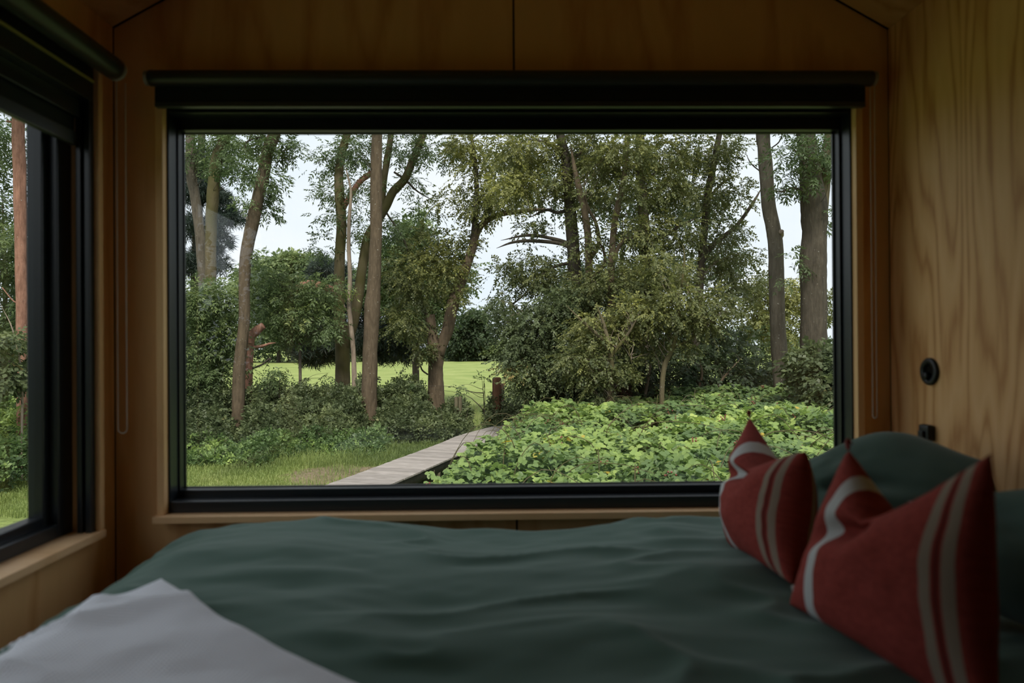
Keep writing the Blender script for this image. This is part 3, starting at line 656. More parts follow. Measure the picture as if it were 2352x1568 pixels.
def foliage(name, blobs, mode, mt, parent, scale=1.0, spread=.22, per=14, flat=.55, shape=4, roots=None, twigmat=None, ntw=60, trad=.006, keep=None, **k):
    p, d, t, cs = blob_twigs(blobs, spread, per, flat)
    if keep is not None:
        q = keep(p); p, d, t = p[q], d[q], t[q]
    a = twig_leaves(p, d, mode, t, scale * SF)
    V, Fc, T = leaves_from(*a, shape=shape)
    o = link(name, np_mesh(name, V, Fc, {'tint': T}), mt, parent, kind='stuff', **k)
    if roots is not None and len(roots):
        roots = np.array(roots); L_ = []
        for q in rng.choice(len(cs), min(ntw, len(cs)), replace=False):
            c = cs[q]; r = roots[np.argmin(np.linalg.norm((roots - c) * np.array([1, 1, .8]) + np.array([0, 0, .35]), axis=1) + rng.uniform(0, .5, len(roots)))]
            dist = np.linalg.norm(c - r)
            if dist > 2.0 or dist < .1 or abs(c[2] - r[2]) > .75 * dist: continue
            md = (r + c) / 2 + np.array([0, 0, .10 * dist]) + rng.normal(0, .06 * dist, 3); m1 = r * .7 + md * .3 + rng.normal(0, .03, 3)
            pth = smooth_path([r, m1, md, c], 9); L_.append(tube_arrays(pth, np.linspace(trad * (.6 + dist), trad * .3, 9), 4))
        if L_: tubes('twigs', L_, twigmat or M['bark_dark'], parent, kind='stuff')
    return o

def trunk(parent, pts, Y, mt, name='trunk', ground=False, seg=18, bump=.05, flare=1.25, blunt=False):
    """pts: (px,py,width_px[,dY]) from bottom to top"""
    if name in ('branch', 'stem', 'limb', 'trunk') and pts[-1][1] > 306 and not blunt: pts = list(pts[:-1]) + [(pts[-1][0], pts[-1][1], pts[-1][2] * .2)]
    rows = []
    for q in pts:
        y = Y + (q[3] if len(q) > 3 else 0); p = P(q[0], q[1], y); rows.append((p.x, p.y, p.z, q[2] / F * y / 2))
    if ground and rows[0][2] > 0.02:
        r = rows[0]; rows = [(r[0], r[1], -.05, r[3] * flare), (r[0], r[1], r[2] * .35, r[3] * (1 + (flare - 1) * .25))] + rows
    elif ground:
        r = rows[0]; rows[0] = (r[0], r[1], -.06, r[3] * flare)
    sp = smooth_path(rows, max(10, len(rows) * 7)); V, Fc = tube_arrays(sp[:, :3], np.maximum(sp[:, 3], .003), seg, bump, int(pts[0][0]) % 97)
    link(name, np_mesh(name, V, Fc), mt, parent, smooth=True)
    return sp[:, :3]

def tree(label, base, cat='tree', name='tree', group=None):
    return empty(name, base, label=label, cat=cat, group=group)
def gp(px, Y): p = P(px, 900, Y); return (p.x, p.y, 0)

# ------------------------------------------------------------ ground
def ground():
    xs = np.concatenate([np.linspace(-300, -12, 30), np.linspace(-11, 11, 90), np.linspace(12, 300, 30)]); ys = np.concatenate([np.linspace(-60, 4, 12), np.linspace(4.5, 30, 100), np.linspace(32, 420, 50)])
    X, Y = np.meshgrid(xs, ys); Z = .05 * vnoise(X * .5, Y * .5, 2, 3) * np.clip((Y - 3) / 4, 0, 1) - .05
    Z += .12 * np.exp(-((X + 2.25) ** 2 / .12 + (Y - 12.3) ** 2 / .16)) + .06 * np.exp(-((X + 3.1) ** 2 / .2 + (Y - 11.8) ** 2 / .2))
    nx, ny = len(xs), len(ys); i = np.arange(ny - 1)[:, None] * nx; j = np.arange(nx - 1)[None]
    Fc = np.stack([i + j, i + j + 1, i + nx + j + 1, i + nx + j], -1).reshape(-1, 4)
    return link('ground', np_mesh('ground', np.stack([X, Y, Z], -1).reshape(-1, 3), Fc), M['ground'], smooth=True, kind='structure', label='grassy ground and bright meadow beyond the trees', cat='ground')
ground()

# ------------------------------------------------------------ boardwalk of single planks
LE = np.array([(-3.45, 6.4), (-2.42, 9.38), (-1.80, 11.35), (-1.22, 13.2), (-.90, 14.4), (-.52, 15.35), (-.1, 16.2)])
bw = empty('boardwalk', (-1.4, 11, 0), label='grey plank boardwalk running up from the lawn to the meadow gap', cat='boardwalk')
path = smooth_path(LE, 400); seglen = np.r_[0, np.cumsum(np.linalg.norm(np.diff(path, axis=0), axis=1))]
pw, BWZ = .148, .30
bm = bmesh.new(); bmesh.ops.create_cube(bm, size=1)
for v in bm.verts: v.co = Vector((v.co.x * .84, v.co.y * .142, v.co.z * .028))
bmesh.ops.bevel(bm, geom=bm.edges[:], offset=.003, segments=1, affect='EDGES'); plank_me = bpy.data.meshes.new('plank'); bm.to_mesh(plank_me); bm.free(); plank_me.materials.append(M['plank'])
npl = int(seglen[-1] / pw); cen = []
for i in range(npl):
    s = (i + .5) * pw; x = np.interp(s, seglen, path[:, 0]); y = np.interp(s, seglen, path[:, 1])
    x2 = np.interp(s + .3, seglen, path[:, 0]); y2 = np.interp(s + .3, seglen, path[:, 1]); a = math.atan2(y2 - y, x2 - x) if s + .3 < seglen[-1] else a
    nx_, ny_ = math.sin(a), -math.cos(a); c = (x + nx_ * .42, y + ny_ * .42); cen.append((c[0], c[1], a))
    o = bpy.data.objects.new('plank', plank_me); COL.objects.link(o); o.parent = bw; o.matrix_parent_inverse = Matrix.Translation(-Vector(bw.location))
    o.location = (c[0] + random.uniform(-.006, .006), c[1], BWZ - .014 + random.uniform(-.0015, .0015)); o.rotation_euler = (random.uniform(-.004, .004), random.uniform(-.003, .003), a - math.pi / 2 + random.uniform(-.004, .004))
cen = np.array(cen)
for sg_ in (-1, 1):
    pts = [(c[0] + math.sin(c[2]) * .36 * sg_, c[1] - math.cos(c[2]) * .36 * sg_) for c in cen[::4]]
    V = []; Fc = []
    for i, p in enumerate(pts):
        c = cen[::4][i]; nx_, ny_ = math.sin(c[2]) * .022, -math.cos(c[2]) * .022
        V += [(p[0] - nx_, p[1] - ny_, BWZ - .03), (p[0] + nx_, p[1] + ny_, BWZ - .03), (p[0] + nx_, p[1] + ny_, BWZ - .17), (p[0] - nx_, p[1] - ny_, BWZ - .17)]
        if i: b = (i - 1) * 4; Fc += [(b + q, b + (q + 1) % 4, b + 4 + (q + 1) % 4, b + 4 + q) for q in range(4)]
    link('bearer', np_mesh('bearer', V, Fc), M['bark_dark'], bw)
for c in cen[::9]:
    for sg_ in (-1, 1):
        px_, py_ = c[0] + math.sin(c[2]) * .36 * sg_, c[1] - math.cos(c[2]) * .36 * sg_
        boxes('support_post', [(px_ - .04, px_ + .04, py_ - .04, py_ + .04, -.1, BWZ - .171)], M['post_green'], bw, bevel=.004)

# ------------------------------------------------------------ fence posts
def post(px, pyt, w, Y, label, m, lean=0.0, pair=False, sq=True):
    p = P(px, pyt, Y); r = w / F * Y / 2; g_ = empty('fence_post', (p.x, p.y, 0), label=label, cat='post')
    V, Fc = tube_arrays([(p.x, p.y, -.1), (p.x, p.y, p.z * .5), (p.x + lean, p.y, p.z - .02), (p.x + lean, p.y, p.z)], [r * 1.25, r * 1.22, r * 1.2, r * 1.1], 4 if sq else 12, .02, 3)
    link('post', np_mesh('post', V, Fc), m, g_)
    V, Fc = tube_arrays([(p.x + lean, p.y, p.z + .0), (p.x + lean, p.y, p.z + .02)], [r * 1.1, r * .8], 4 if sq else 12); link('post_top', np_mesh('post_top', V, Fc), m, g_)
post(1141, 868, 17, 17.5, 'tall reddish-brown square fence post left of the hawthorn', M['post'])
post(1154, 882, 7, 18.6, 'thin pale stake just behind the tall reddish fence post', M['bark_red'])
post(1048, 913, 7.5, 16.8, 'short mossy stump post, the left one of the close pair by the forked trunk', M['post_green'], sq=False)
post(1057, 912, 6.5, 16.8, 'short mossy stump post, the right one of the close pair by the forked trunk', M['post_green'], sq=False)

# ------------------------------------------------------------ trees in the left half
ORDER = []
# T1 far left grey trunk
Y = 19.0; t = tree('grey-brown slender trunk at the left edge of the big window', gp(484, Y))
r1 = trunk(t, [(487, 900, 24), (482, 800, 24), (474, 700, 24), (466, 620, 23), (460, 540, 23), (448, 450, 22), (439, 400, 22), (437, 310, 21), (436, 150, 20)], Y, M['bark_grey'], ground=True)
foliage('foliage', [(450, 350, Y, 60, 45, .8, 420, .45), (440, 200, Y, 130, 70, 1.6, 500, .45), (500, 330, Y - .5, 50, 30, .6, 260, .5)], 'ash', M['ash'], t, roots=r1[20:])
# T2
Y = 18.0; t = tree('mossy leaning trunk second from the left frame of the big window', gp(480, Y))
r2 = trunk(t, [(478, 900, 27), (480, 760, 26), (483, 640, 25), (485, 520, 25), (489, 460, 26), (492, 417, 27), (499, 360, 24), (517, 315, 21), (560, 200, 18)], Y, M['bark_moss'], ground=True)
foliage('foliage', [(540, 345, Y, 50, 38, .7, 330, .5), (540, 395, Y - .5, 45, 30, .5, 240, .42), (520, 220, Y, 160, 80, 1.6, 700, .4)], 'ash', M['ash'], t, roots=r2[25:])
# T3
Y = 16.5; t = tree('smooth brown trunk leaning right, standing alone before the meadow at left', gp(545, Y))
r3 = trunk(t, [(545, 1004, 33), (547, 940, 29), (550, 840, 27), (561, 740, 25), (561, 650, 25), (566, 580, 27), (580, 510, 29), (592, 455, 26), (606, 395, 27), (614, 350, 26), (629, 310, 26), (655, 230, 24), (690, 130, 20)], Y, M['bark'], ground=True, flare=1.2, bump=.035)
trunk(t, [(584, 515, 14), (574, 508, 13), (569, 500, 10, -.1)], Y, M['bark_pale'], name='branch_stub', seg=12)
trunk(t, [(610, 385, 16), (603, 368, 14), (600, 358, 10, -.1)], Y, M['bark'], name='branch_stub', seg=12)
for b in ([(628, 320, 6), (600, 315, 4), (574, 322, 4), (565, 330, 3), (563, 352, 3), (572, 362, 2.5), (590, 368, 2)], [(572, 322, 4), (580, 300, 4), (590, 250, 5)]): trunk(t, b, Y, M['bark_dark'], name='branch', seg=6, bump=0)
foliage('foliage', [(625, 420, Y, 22, 30, .4, 150, .35), (590, 390, Y, 42, 30, .5, 210, .35), (640, 330, Y, 48, 18, .5, 170, .4), (600, 340, Y, 30, 20, .4, 120, .4), (575, 455, Y, 24, 16, .4, 90, .35), (612, 485, Y, 16, 20, .3, 60, .3), 
        (660, 345, Y, 22, 14, .3, 70, .35), (550, 320, Y, 50, 14, .5, 130, .4), (640, 200, Y, 150, 70, 1.6, 600, .4), (587, 570, Y, 10, 10, .3, 14, .35)], 'ash', M['ash'], t, roots=r3[35:], per=10)
# reddish broken stem behind T3
Y = 17.4; t = tree('thin reddish broken stem forking behind the leaning brown trunk', gp(570, Y))
trunk(t, [(568, 930, 20), (570, 868, 19), (573, 810, 17), (577, 775, 19), (588, 760, 20), (605, 747, 16)], Y, M['bark_red'], ground=True, blunt=True)
trunk(t, [(578, 798, 8), (600, 795, 7), (620, 789, 5), (634, 787, 4)], Y, M['bark_red'], name='branch', seg=8)
trunk(t, [(575, 846, 5), (600, 838, 5), (622, 822, 3), (606, 850, 3)], Y, M['bark_dark'], name='branch', seg=6)
foliage('foliage', [(600, 860, Y - .6, 30, 20, .4, 60, .55), (632, 842, Y - .6, 18, 12, .3, 30, .5)], 'ash', M['ash'], t)
# T4 forked mossy
Y = 19.5; t = tree('mossy forked trunk left of the straight brown trunk, twin limbs rising', gp(787, Y))
r4 = trunk(t, [(787, 900, 35), (787, 840, 33), (786, 790, 32), (779, 730, 26), (779, 650, 25), (781, 580, 23), (784, 520, 23), (780, 450, 22), (778, 400, 20), (785, 350, 19), (797, 308, 18), (815, 200, 16)], Y, M['bark_moss'], ground=True, bump=.03)
r4b = trunk(t, [(790, 800, 24), (803, 770, 24), (820, 700, 24), (833, 610, 22), (844, 550, 22), (862, 515, 21), (884, 478, 20), (903, 440, 19), (930, 410, 18), (951, 360, 17), (967, 322, 17), (1000, 230, 14)], Y, M['bark_moss'], name='limb', bump=.03)
r4c = trunk(t, [(876, 500, 13), (881, 423, 14), (888, 373, 15), (897, 318, 14), (905, 200, 12)], Y, M['bark_moss'], name='limb')
r4d = trunk(t, [(788, 480, 12), (796, 464, 12), (822, 423, 13), (852, 397, 11), (870, 385, 9)], Y, M['bark_red'], name='branch', seg=10)
trunk(t, [(905, 395, 5), (930, 412, 6), (960, 440, 4), (1000, 463, 3)], Y, M['bark_dark'], name='branch', seg=6, bump=0)
trunk(t, [(870, 460, 6), (895, 500, 5), (925, 545, 4), (945, 600, 3)], Y, M['bark_dark'], name='branch', seg=6, bump=0)
rr4 = np.vstack([r4[30:], r4b[20:], r4c])
foliage('foliage', [(745, 380, Y, 34, 22, .5, 150, .3), (755, 440, Y, 38, 20, .5, 150, .3), (760, 495, Y, 34, 22, .5, 90, .25), (750, 560, Y, 40, 24, .5, 95, .25), (775, 335, Y, 55, 30, .6, 190, .35), (830, 350, Y, 50, 45, .7, 340, .35),
        (830, 430, Y, 50, 40, .7, 260, .3), (830, 510, Y, 40, 40, .6, 170, .3), (925, 345, Y, 55, 42, .8, 330, .35), (940, 420, Y, 38, 30, .6, 120, .35), (910, 520, Y + .3, 45, 36, .7, 240, .3), (1000, 350, Y, 50, 40, .7, 260, .4), (960, 470, Y, 40, 22, .6, 90, .3), (880, 220, Y, 220, 80, 2, 900, .35)],
        'ash', M['ash'], t, roots=rr4, per=10, ntw=90)
# thin pale dead stem
Y = 18.6; t = tree('thin pale dead stem between the mossy fork and the straight brown trunk', gp(815, Y))
trunk(t, [(815, 905, 12), (814, 868, 12), (812, 812, 11), (807, 756, 11), (802, 700, 10), (804, 640, 10), (801, 564, 9), (802, 505, 8), (806, 441, 6), (799, 405, 4), (794, 385, 3)], Y, M['bark_pale'], ground=True, seg=10)
trunk(t, [(802, 714, 6), (795, 712, 5), (790, 700, 3)], Y, M['bark_pale'], name='branch_stub', seg=6)
# T5 straight brown
Y = 17.6; t = tree('tall straight brown trunk standing clear of the meadow, left of centre', gp(850, Y))
r5 = trunk(t, [(850, 990, 44), (848, 930, 37), (849, 860, 35), (851, 790, 34), (854, 730, 35), (855, 700, 36), (858, 665, 31), (861, 600, 28), (864, 520, 27), (864, 400, 26), (866, 308, 24), (868, 150, 21)], Y, M['bark'], ground=True, flare=1.15, bump=.03)
foliage('foliage', [(866, 190, Y, 120, 60, 1.4, 350, .4), (790, 330, Y - .4, 30, 14, .4, 60, .35)], 'ash', M['ash'], t, roots=r5[55:])
# T6 forked
Y = 19.3; t = tree('stout forked trunk right of the meadow with one limb arching over to the right', gp(1001, Y))
r6 = trunk(t, [(1001, 966, 50), (1001, 925, 40), (1001, 890, 36), (1000, 850, 34), (1000, 815, 36), (994, 780, 28), (990, 745, 24), (989, 722, 20)], Y, M['bark'], ground=True, bump=.05, blunt=True)
r6b = trunk(t, [(1008, 815, 26), (1018, 785, 26), (1030, 750, 28), (1041, 696, 27), (1062, 640, 22), (1082, 579, 20), (1095, 535, 17), (1115, 508, 15), (1150, 492, 13), (1190, 486, 11), (1223, 482, 9), (1267, 479, 6)], Y, M['bark'], name='limb')
r6c = trunk(t, [(1082, 579, 15), (1090, 520, 14), (1095, 440, 12), (1090, 360, 10), (1080, 300, 8)], Y, M['bark_dark'], name='limb', seg=10)
trunk(t, [(983, 860, 4), (970, 850, 4), (963, 835, 3), (960, 860, 2)], Y, M['bark_dark'], name='branch', seg=6, bump=0)
foliage('foliage', [(950, 640, Y + .3, 80, 70, 1.0, 1500, .42), (930, 740, Y - .2, 60, 50, .9, 700, .35), (1020, 620, Y, 60, 55, .8, 900, .6), (985, 560, Y + .4, 60, 40, .8, 500, .35), (1060, 560, Y, 40, 40, .6, 320, .5), (1090, 470, Y, 55, 50, .8, 560, .6), (1120, 400, Y, 70, 60, .9, 950, .65), (1060, 340, Y, 70, 34, .9, 600, .7),
        (1020, 470, Y, 34, 34, .6, 150, .4), (965, 800, Y - .5, 40, 26, .5, 220, .35), (1050, 690, Y - .3, 24, 40, .4, 140, .5), (1080, 230, Y, 200, 70, 1.8, 900, .6), (1160, 450, Y - .5, 70, 50, .8, 700, .7)],
        'haw', M['olive'], t, roots=np.vstack([r6[30:], r6b, r6c]), per=16, ntw=120, scale=1.25)

# ash saplings: light sprays in front of the pine at left
def bush(label, blobs, mode, mt, base, stems=(), sm='bark_dark', name='bush', cat='bush', Y=None, **k):
    t = empty(name, base, label=label, cat=cat); rts = []
    for st in stems: rts.append(trunk(t, st, Y, M[sm], name='stem', ground=True, seg=8, bump=.02))
    kk = dict(roots=np.vstack(rts) if rts else None); kk.update(k)
    foliage('foliage', blobs, mode, mt, t, **kk); return t
Y = 17.2
bush('light green ash sapling arching low behind the leaning brown trunk', [(640, 690, Y + 1.2, 85, 60, .9, 1100, .55), (700, 720, Y + 1.2, 75, 55, .8, 900, .55), (620, 640, Y + 1.4, 60, 40, .7, 500, .6), (740, 670, Y + 1.2, 50, 45, .6, 420, .5), (650, 760, Y + 1.2, 60, 26, .6, 260, .45), (750, 740, Y + .9, 40, 40, .5, 260, .45)], 'ash', M['ash'], gp(690, Y + 1.2), stems=[[(690, 900, 7), (688, 800, 7), (680, 720, 6), (665, 660, 4)]], sm='bark_grey', name='ash_sapling', cat='tree', Y=Y + 1.2, per=9)
bush('light green ash sapling filling the left edge of the big window', [(455, 700, Y, 45, 70, .8, 900, .6), (500, 690, Y, 50, 60, .8, 850, .6), (470, 790, Y, 55, 60, .8, 900, .5), (520, 780, Y, 30, 60, .6, 420, .5), (450, 860, Y, 50, 50, .8, 700, .45), (500, 860, Y, 40, 40, .8, 420, .45)], 'ash', M['ash'], gp(470, Y), stems=[[(480, 960, 6), (484, 860, 6), (486, 760, 5), (478, 680, 4)], [(500, 960, 5), (510, 860, 4), (520, 790, 3)]], sm='bark_grey', name='ash_sapling', cat='tree', Y=Y, per=9)
# dark pine at left and low pine in the middle
Y = 27
t = tree('dark pine with needle clumps behind the two left trunks', gp(455, Y), name='pine_tree')
rp_ = trunk(t, [(452, 880, 26), (450, 700, 24), (455, 500, 20), (462, 350, 16), (465, 200, 12)], Y, M['bark_dark'], ground=True)
for b in ([(455, 640, 7), (500, 520, 6), (545, 505, 3)], [(452, 660, 7), (480, 600, 6), (530, 560, 3)], [(455, 450, 7), (500, 430, 5), (520, 440, 3)]): trunk(t, b, Y, M['bark_dark'], name='branch', seg=6)
foliage('needles', [(450, 380, Y, 60, 30, 1.4, 900, .4), (470, 440, Y, 60, 20, 1.4, 900, .4), (510, 485, Y, 26, 14, .8, 260, .4), (540, 500, Y, 20, 10, .6, 200, .4), (470, 520, Y, 60, 26, 1.4, 900, .4), (460, 600, Y, 70, 30, 1.6, 900, .4), (440, 720, Y, 70, 40, 1.6, 1200, .3), (430, 820, Y, 70, 40, 1.6, 900, .3), (500, 560, Y, 30, 20, .8, 300, .4)], 'pine', M['pine'], t, scale=1.8, spread=.35)
Y = 30
t = tree('broad dark pine with low hanging skirt over the meadow, behind the forked trunks', gp(830, Y), name='pine_tree')
rp_ = trunk(t, [(850, 860, 30), (848, 780, 28), (845, 650, 24), (840, 560, 18)], Y, M['bark_dark'], ground=True)
trunk(t, [(852, 700, 22), (780, 672, 20, -.5), (712, 652, 18, -1), (677, 667, 17, -1)], Y, M['bark_red'], name='branch_stub', seg=10)
foliage('needles', [(730, 700, Y, 60, 40, 2, 1100, .3), (750, 770, Y, 80, 36, 2, 1500, .2), (860, 770, Y, 110, 40, 2.2, 1700, .15), (730, 810, Y, 55, 18, 1.5, 1000, .1), (900, 800, Y, 70, 28, 1.6, 1500, .1), (860, 680, Y, 90, 60, 2, 2200, .3), (760, 620, Y, 40, 26, 1.2, 500, .35), (940, 740, Y, 50, 50, 1.5, 900, .2)], 'pine', M['pine'], t, scale=2.0, spread=.42)
bush('mid green tree crown behind the straight brown trunk', [(930, 600, 26, 70, 80, 1.6, 2600, .4), (970, 700, 26, 60, 70, 1.5, 2000, .35), (870, 640, 26, 50, 60, 1.4, 1200, .4), (1040, 640, 26, 40, 60, 1.3, 900, .45), (950, 520, 26, 50, 30, 1.2, 600, .5)], 'haw', M['ash'], gp(950, 26), stems=[[(955, 860, 16), (955, 750, 14), (950, 640, 10)]], name='tree', cat='tree', Y=26, scale=2.0, spread=.35)

# distant trees
bush('hazy pale green tree far beyond the meadow at left', [(640, 628, 92, 60, 42, 5, 4800, .65), (600, 660, 92, 60, 50, 5, 3200, .55), (680, 612, 92, 50, 30, 4, 3200, .65), (640, 720, 92, 100, 80, 5, 4500, .45)], 'far', M['far'], gp(640, 92), name='tree', cat='tree', scale=1.55, spread=.75, stems=[[(640, 830, 10), (640, 740, 8), (638, 650, 5)]], Y=92)
bush('hazy dark green tree far beyond the meadow, next to the pale one', [(735, 630, 92, 40, 40, 5, 3400, .3), (710, 720, 92, 70, 90, 5, 4200, .25), (765, 660, 92, 40, 60, 4, 2400, .3)], 'far', M['far'], gp(730, 92), name='tree', cat='tree', scale=1.55, spread=.75, stems=[[(730, 830, 10), (730, 740, 8), (728, 650, 5)]], Y=92)
bush('round dark tree at the far hedge, right of the forked trunk', [(1085, 765, 92, 48, 44, 3, 4200, .25), (1095, 730, 92, 34, 22, 2, 1600, .6), (1060, 785, 92, 34, 28, 2, 1500, .15), (1095, 808, 92, 60, 16, 2, 1500, .15)], 'far', M['dark_leaf'], gp(1085, 92), name='tree', cat='tree', scale=1.1, spread=.7, stems=[[(1085, 840, 8), (1085, 790, 7), (1085, 750, 5)]], Y=92)
bush('pale rounded bush beyond the meadow at the hedge line', [(1150, 792, 92, 50, 18, 3, 2400, .8), (1115, 797, 92, 30, 14, 2, 1100, .65)], 'far', M['far'], gp(1150, 92), scale=.9, spread=.6, stems=[[(1150, 830, 5), (1150, 800, 4)]], Y=92)
hd = empty('hedge', (0, 95, 0), label='long low hedge closing the far side of the meadow', cat='hedge')
nh = 18000; hx = rng.uniform(-130, 150, nh); hy = 95 + rng.normal(0, 1.4, nh); hh = 3.2 + 1.4 * vnoise(hx * .09, hx * 0, 8, 3) + .6 * vnoise(hx * .5, hx * 0, 18, 2)
hz = rng.uniform(0, 1, nh) ** .8 * hh * 0.95 * np.where((hx > -26) & (hx < 10), .45, 1.0)
a = twig_leaves(np.stack([hx, hy, hz], 1), unit(rng.normal(0, 1, (nh, 3)) + np.array([0, -.3, .4])), 'far', np.clip(.25 + .3 * vnoise(hx * .2, hy * .2, 4, 2) + rng.normal(0, .1, nh), 0, 1), 1.6)
V, Fc, T = leaves_from(*a); link('foliage', np_mesh('foliage', V, Fc, {'tint': T}), M['far'], hd, kind='stuff')

# ------------------------------------------------------------ centre and right
# multi-stemmed trees
def stem_tree(label, Y, stems, blobs, m='bark_dark', mode='haw', mt='olive', scale=1.0, ntw=90, twm='bark_pale', spread=.22, **k):
    t = tree(label, gp(stems[0][0][0], Y)); rs = []
    for i, s in enumerate(stems): rs.append(trunk(t, s, Y, M[m], name='trunk' if i == 0 else 'branch', ground=(i == 0), seg=12, bump=.04))
    foliage('foliage', blobs, mode, M[mt], t, roots=np.vstack(rs), ntw=ntw, twigmat=M[twm], scale=scale, spread=spread, **k)
    return t
stem_tree('dark grey upright trunk in the thick of the trees at centre', 15.5,
    [[(1325, 900, 34), (1322, 760, 32), (1319, 620, 30), (1312, 510, 28), (1306, 430, 26), (1300, 370, 24), (1285, 300, 20), (1270, 180, 16)], [(1310, 390, 14), (1290, 350, 12), (1262, 330, 9), (1220, 320, 6)],
     [(1318, 575, 10), (1290, 560, 9), (1230, 553, 8), (1180, 556, 6), (1140, 570, 4)], [(1312, 560, 9), (1270, 548, 8), (1215, 540, 7), (1150, 552, 4)], [(1308, 480, 8), (1280, 488, 8), (1255, 482, 7), (1215, 500, 4)],
     [(1316, 370, 9), (1340, 340, 8), (1365, 310, 6)], [(1320, 600, 8), (1260, 620, 6), (1200, 680, 4), (1150, 720, 3)]],
    [(1200, 350, 15.5, 90, 50, 1.1, 1500, .62), (1250, 420, 15.5, 70, 50, 1.0, 800, .6), (1190, 430, 15, 60, 50, .8, 650, .72), (1330, 340, 15.5, 80, 50, 1.2, 1100, .5), (1370, 440, 15.8, 60, 60, 1.0, 550, .45), (1220, 520, 15.5, 70, 20, .8, 170, .35), (1190, 600, 15.5, 50, 34, .8, 200, .3), (1240, 580, 15.5, 60, 30, .8, 200, .3), (1250, 640, 15.5, 80, 40, 1.0, 900, .35), (1160, 640, 15.5, 40, 50, .7, 200, .3), (1300, 210, 15.5, 260, 70, 2, 1800, .5), (1160, 690, 15.5, 50, 40, .8, 320, .25)])
stem_tree('slender twin stems just right of the dark upright trunk', 14.8,
    [[(1356, 880, 20), (1354, 700, 18), (1352, 579, 17), (1348, 520, 16), (1338, 464, 15), (1322, 400, 12), (1310, 330, 9)], [(1352, 600, 9), (1375, 560, 9), (1368, 510, 8), (1352, 480, 6), (1340, 430, 5)], [(1358, 640, 8), (1390, 600, 8), (1372, 540, 6)]],
    [(1340, 470, 14.8, 60, 50, .9, 330, .4), (1360, 560, 14.8, 50, 50, .9, 300, .35), (1380, 380, 14.8, 50, 50, .9, 480, .6), (1360, 660, 14.6, 60, 50, 1.0, 800, .4)], m='bark')
stem_tree('brown leaning stem with a fork right of the twin stems', 14.2,
    [[(1400, 900, 20), (1403, 720, 18), (1405, 600, 16), (1411, 520, 15), (1419, 476, 15), (1430, 425, 13), (1438, 370, 11), (1440, 300, 9)], [(1408, 600, 10), (1425, 560, 9), (1450, 545, 7), (1480, 535, 5)], [(1411, 510, 5), (1405, 560, 5), (1413, 590, 4)]],
    [(1430, 350, 14.2, 70, 50, 1.0, 1000, .55), (1450, 430, 14.2, 50, 50, .9, 500, .5), (1440, 530, 14.2, 60, 50, .9, 420, .45), (1430, 640, 14, 60, 50, 1.0, 800, .4), (1440, 220, 14.2, 120, 60, 1.4, 700, .5)], m='bark')
stem_tree('tall dark trunk half hidden by leaves right of centre', 15.2,
    [[(1482, 900, 28), (1482, 780, 27), (1481, 681, 26), (1482, 564, 25), (1477, 476, 24), (1470, 388, 22), (1470, 300, 19), (1468, 180, 16)], [(1484, 700, 12), (1510, 660, 11), (1545, 665, 9), (1560, 700, 7)], [(1480, 560, 8), (1520, 545, 8), (1560, 520, 6), (1600, 500, 4)], [(1477, 440, 6), (1500, 400, 5), (1520, 360, 4)]],
    [(1520, 350, 15.2, 80, 50, 1.1, 1300, .5), (1530, 440, 15.2, 70, 55, 1.1, 1100, .45), (1490, 530, 15, 60, 50, .9, 600, .6), (1550, 540, 15.2, 70, 60, 1.0, 700, .4), (1540, 640, 15, 70, 50, 1.0, 900, .4), (1480, 600, 14.8, 40, 50, .8, 300, .65), (1560, 220, 15.2, 150, 60, 1.6, 900, .45)])
stem_tree('leaning dark stem before the sky gap at right of the thicket', 15.8,
    [[(1590, 900, 22), (1600, 760, 20), (1610, 620, 18), (1622, 480, 17), (1629, 430, 16), (1640, 370, 15), (1652, 310, 13), (1670, 200, 10)], [(1612, 600, 14), (1640, 560, 12), (1690, 520, 9), (1730, 465, 7), (1750, 430, 5)], [(1625, 460, 7), (1660, 420, 6), (1700, 400, 4)]],
    [(1620, 350, 15.8, 70, 50, 1.1, 900, .35), (1670, 350, 15.8, 44, 40, .8, 280, .3), (1620, 450, 15.8, 60, 50, 1.0, 650, .35), (1690, 450, 15.8, 50, 40, .8, 300, .25), (1640, 530, 15.8, 60, 45, 1.0, 550, .35), (1700, 530, 15.8, 40, 30, .7, 90, .3), (1670, 600, 15.6, 70, 45, 1.0, 650, .35), (1740, 590, 15.5, 30, 24, .5, 60, .25), (1700, 660, 15.6, 60, 50, 1.0, 520, .35), (1640, 210, 15.8, 120, 60, 1.4, 600, .35)])
stem_tree('bare-stemmed young tree with pale fork low in the dark thicket', 12.6,
    [[(1520, 905, 12), (1523, 860, 12), (1530, 830, 12), (1545, 800, 10), (1555, 760, 8), (1560, 700, 6), (1572, 600, 5), (1568, 560, 4)], [(1555, 750, 5), (1585, 690, 4), (1572, 640, 3)], [(1545, 800, 5), (1600, 770, 4), (1630, 740, 3)]],
    [(1560, 700, 12.8, 80, 60, .9, 900, .48), (1500, 730, 12.8, 70, 50, .9, 800, .52), (1600, 740, 12.8, 70, 45, .8, 600, .42), (1640, 700, 12.8, 60, 40, .8, 500, .45), (1530, 610, 12.9, 70, 40, .8, 380, .52), (1560, 790, 12.8, 50, 24, .6, 180, .55)], m='bark_moss', scale=.95)
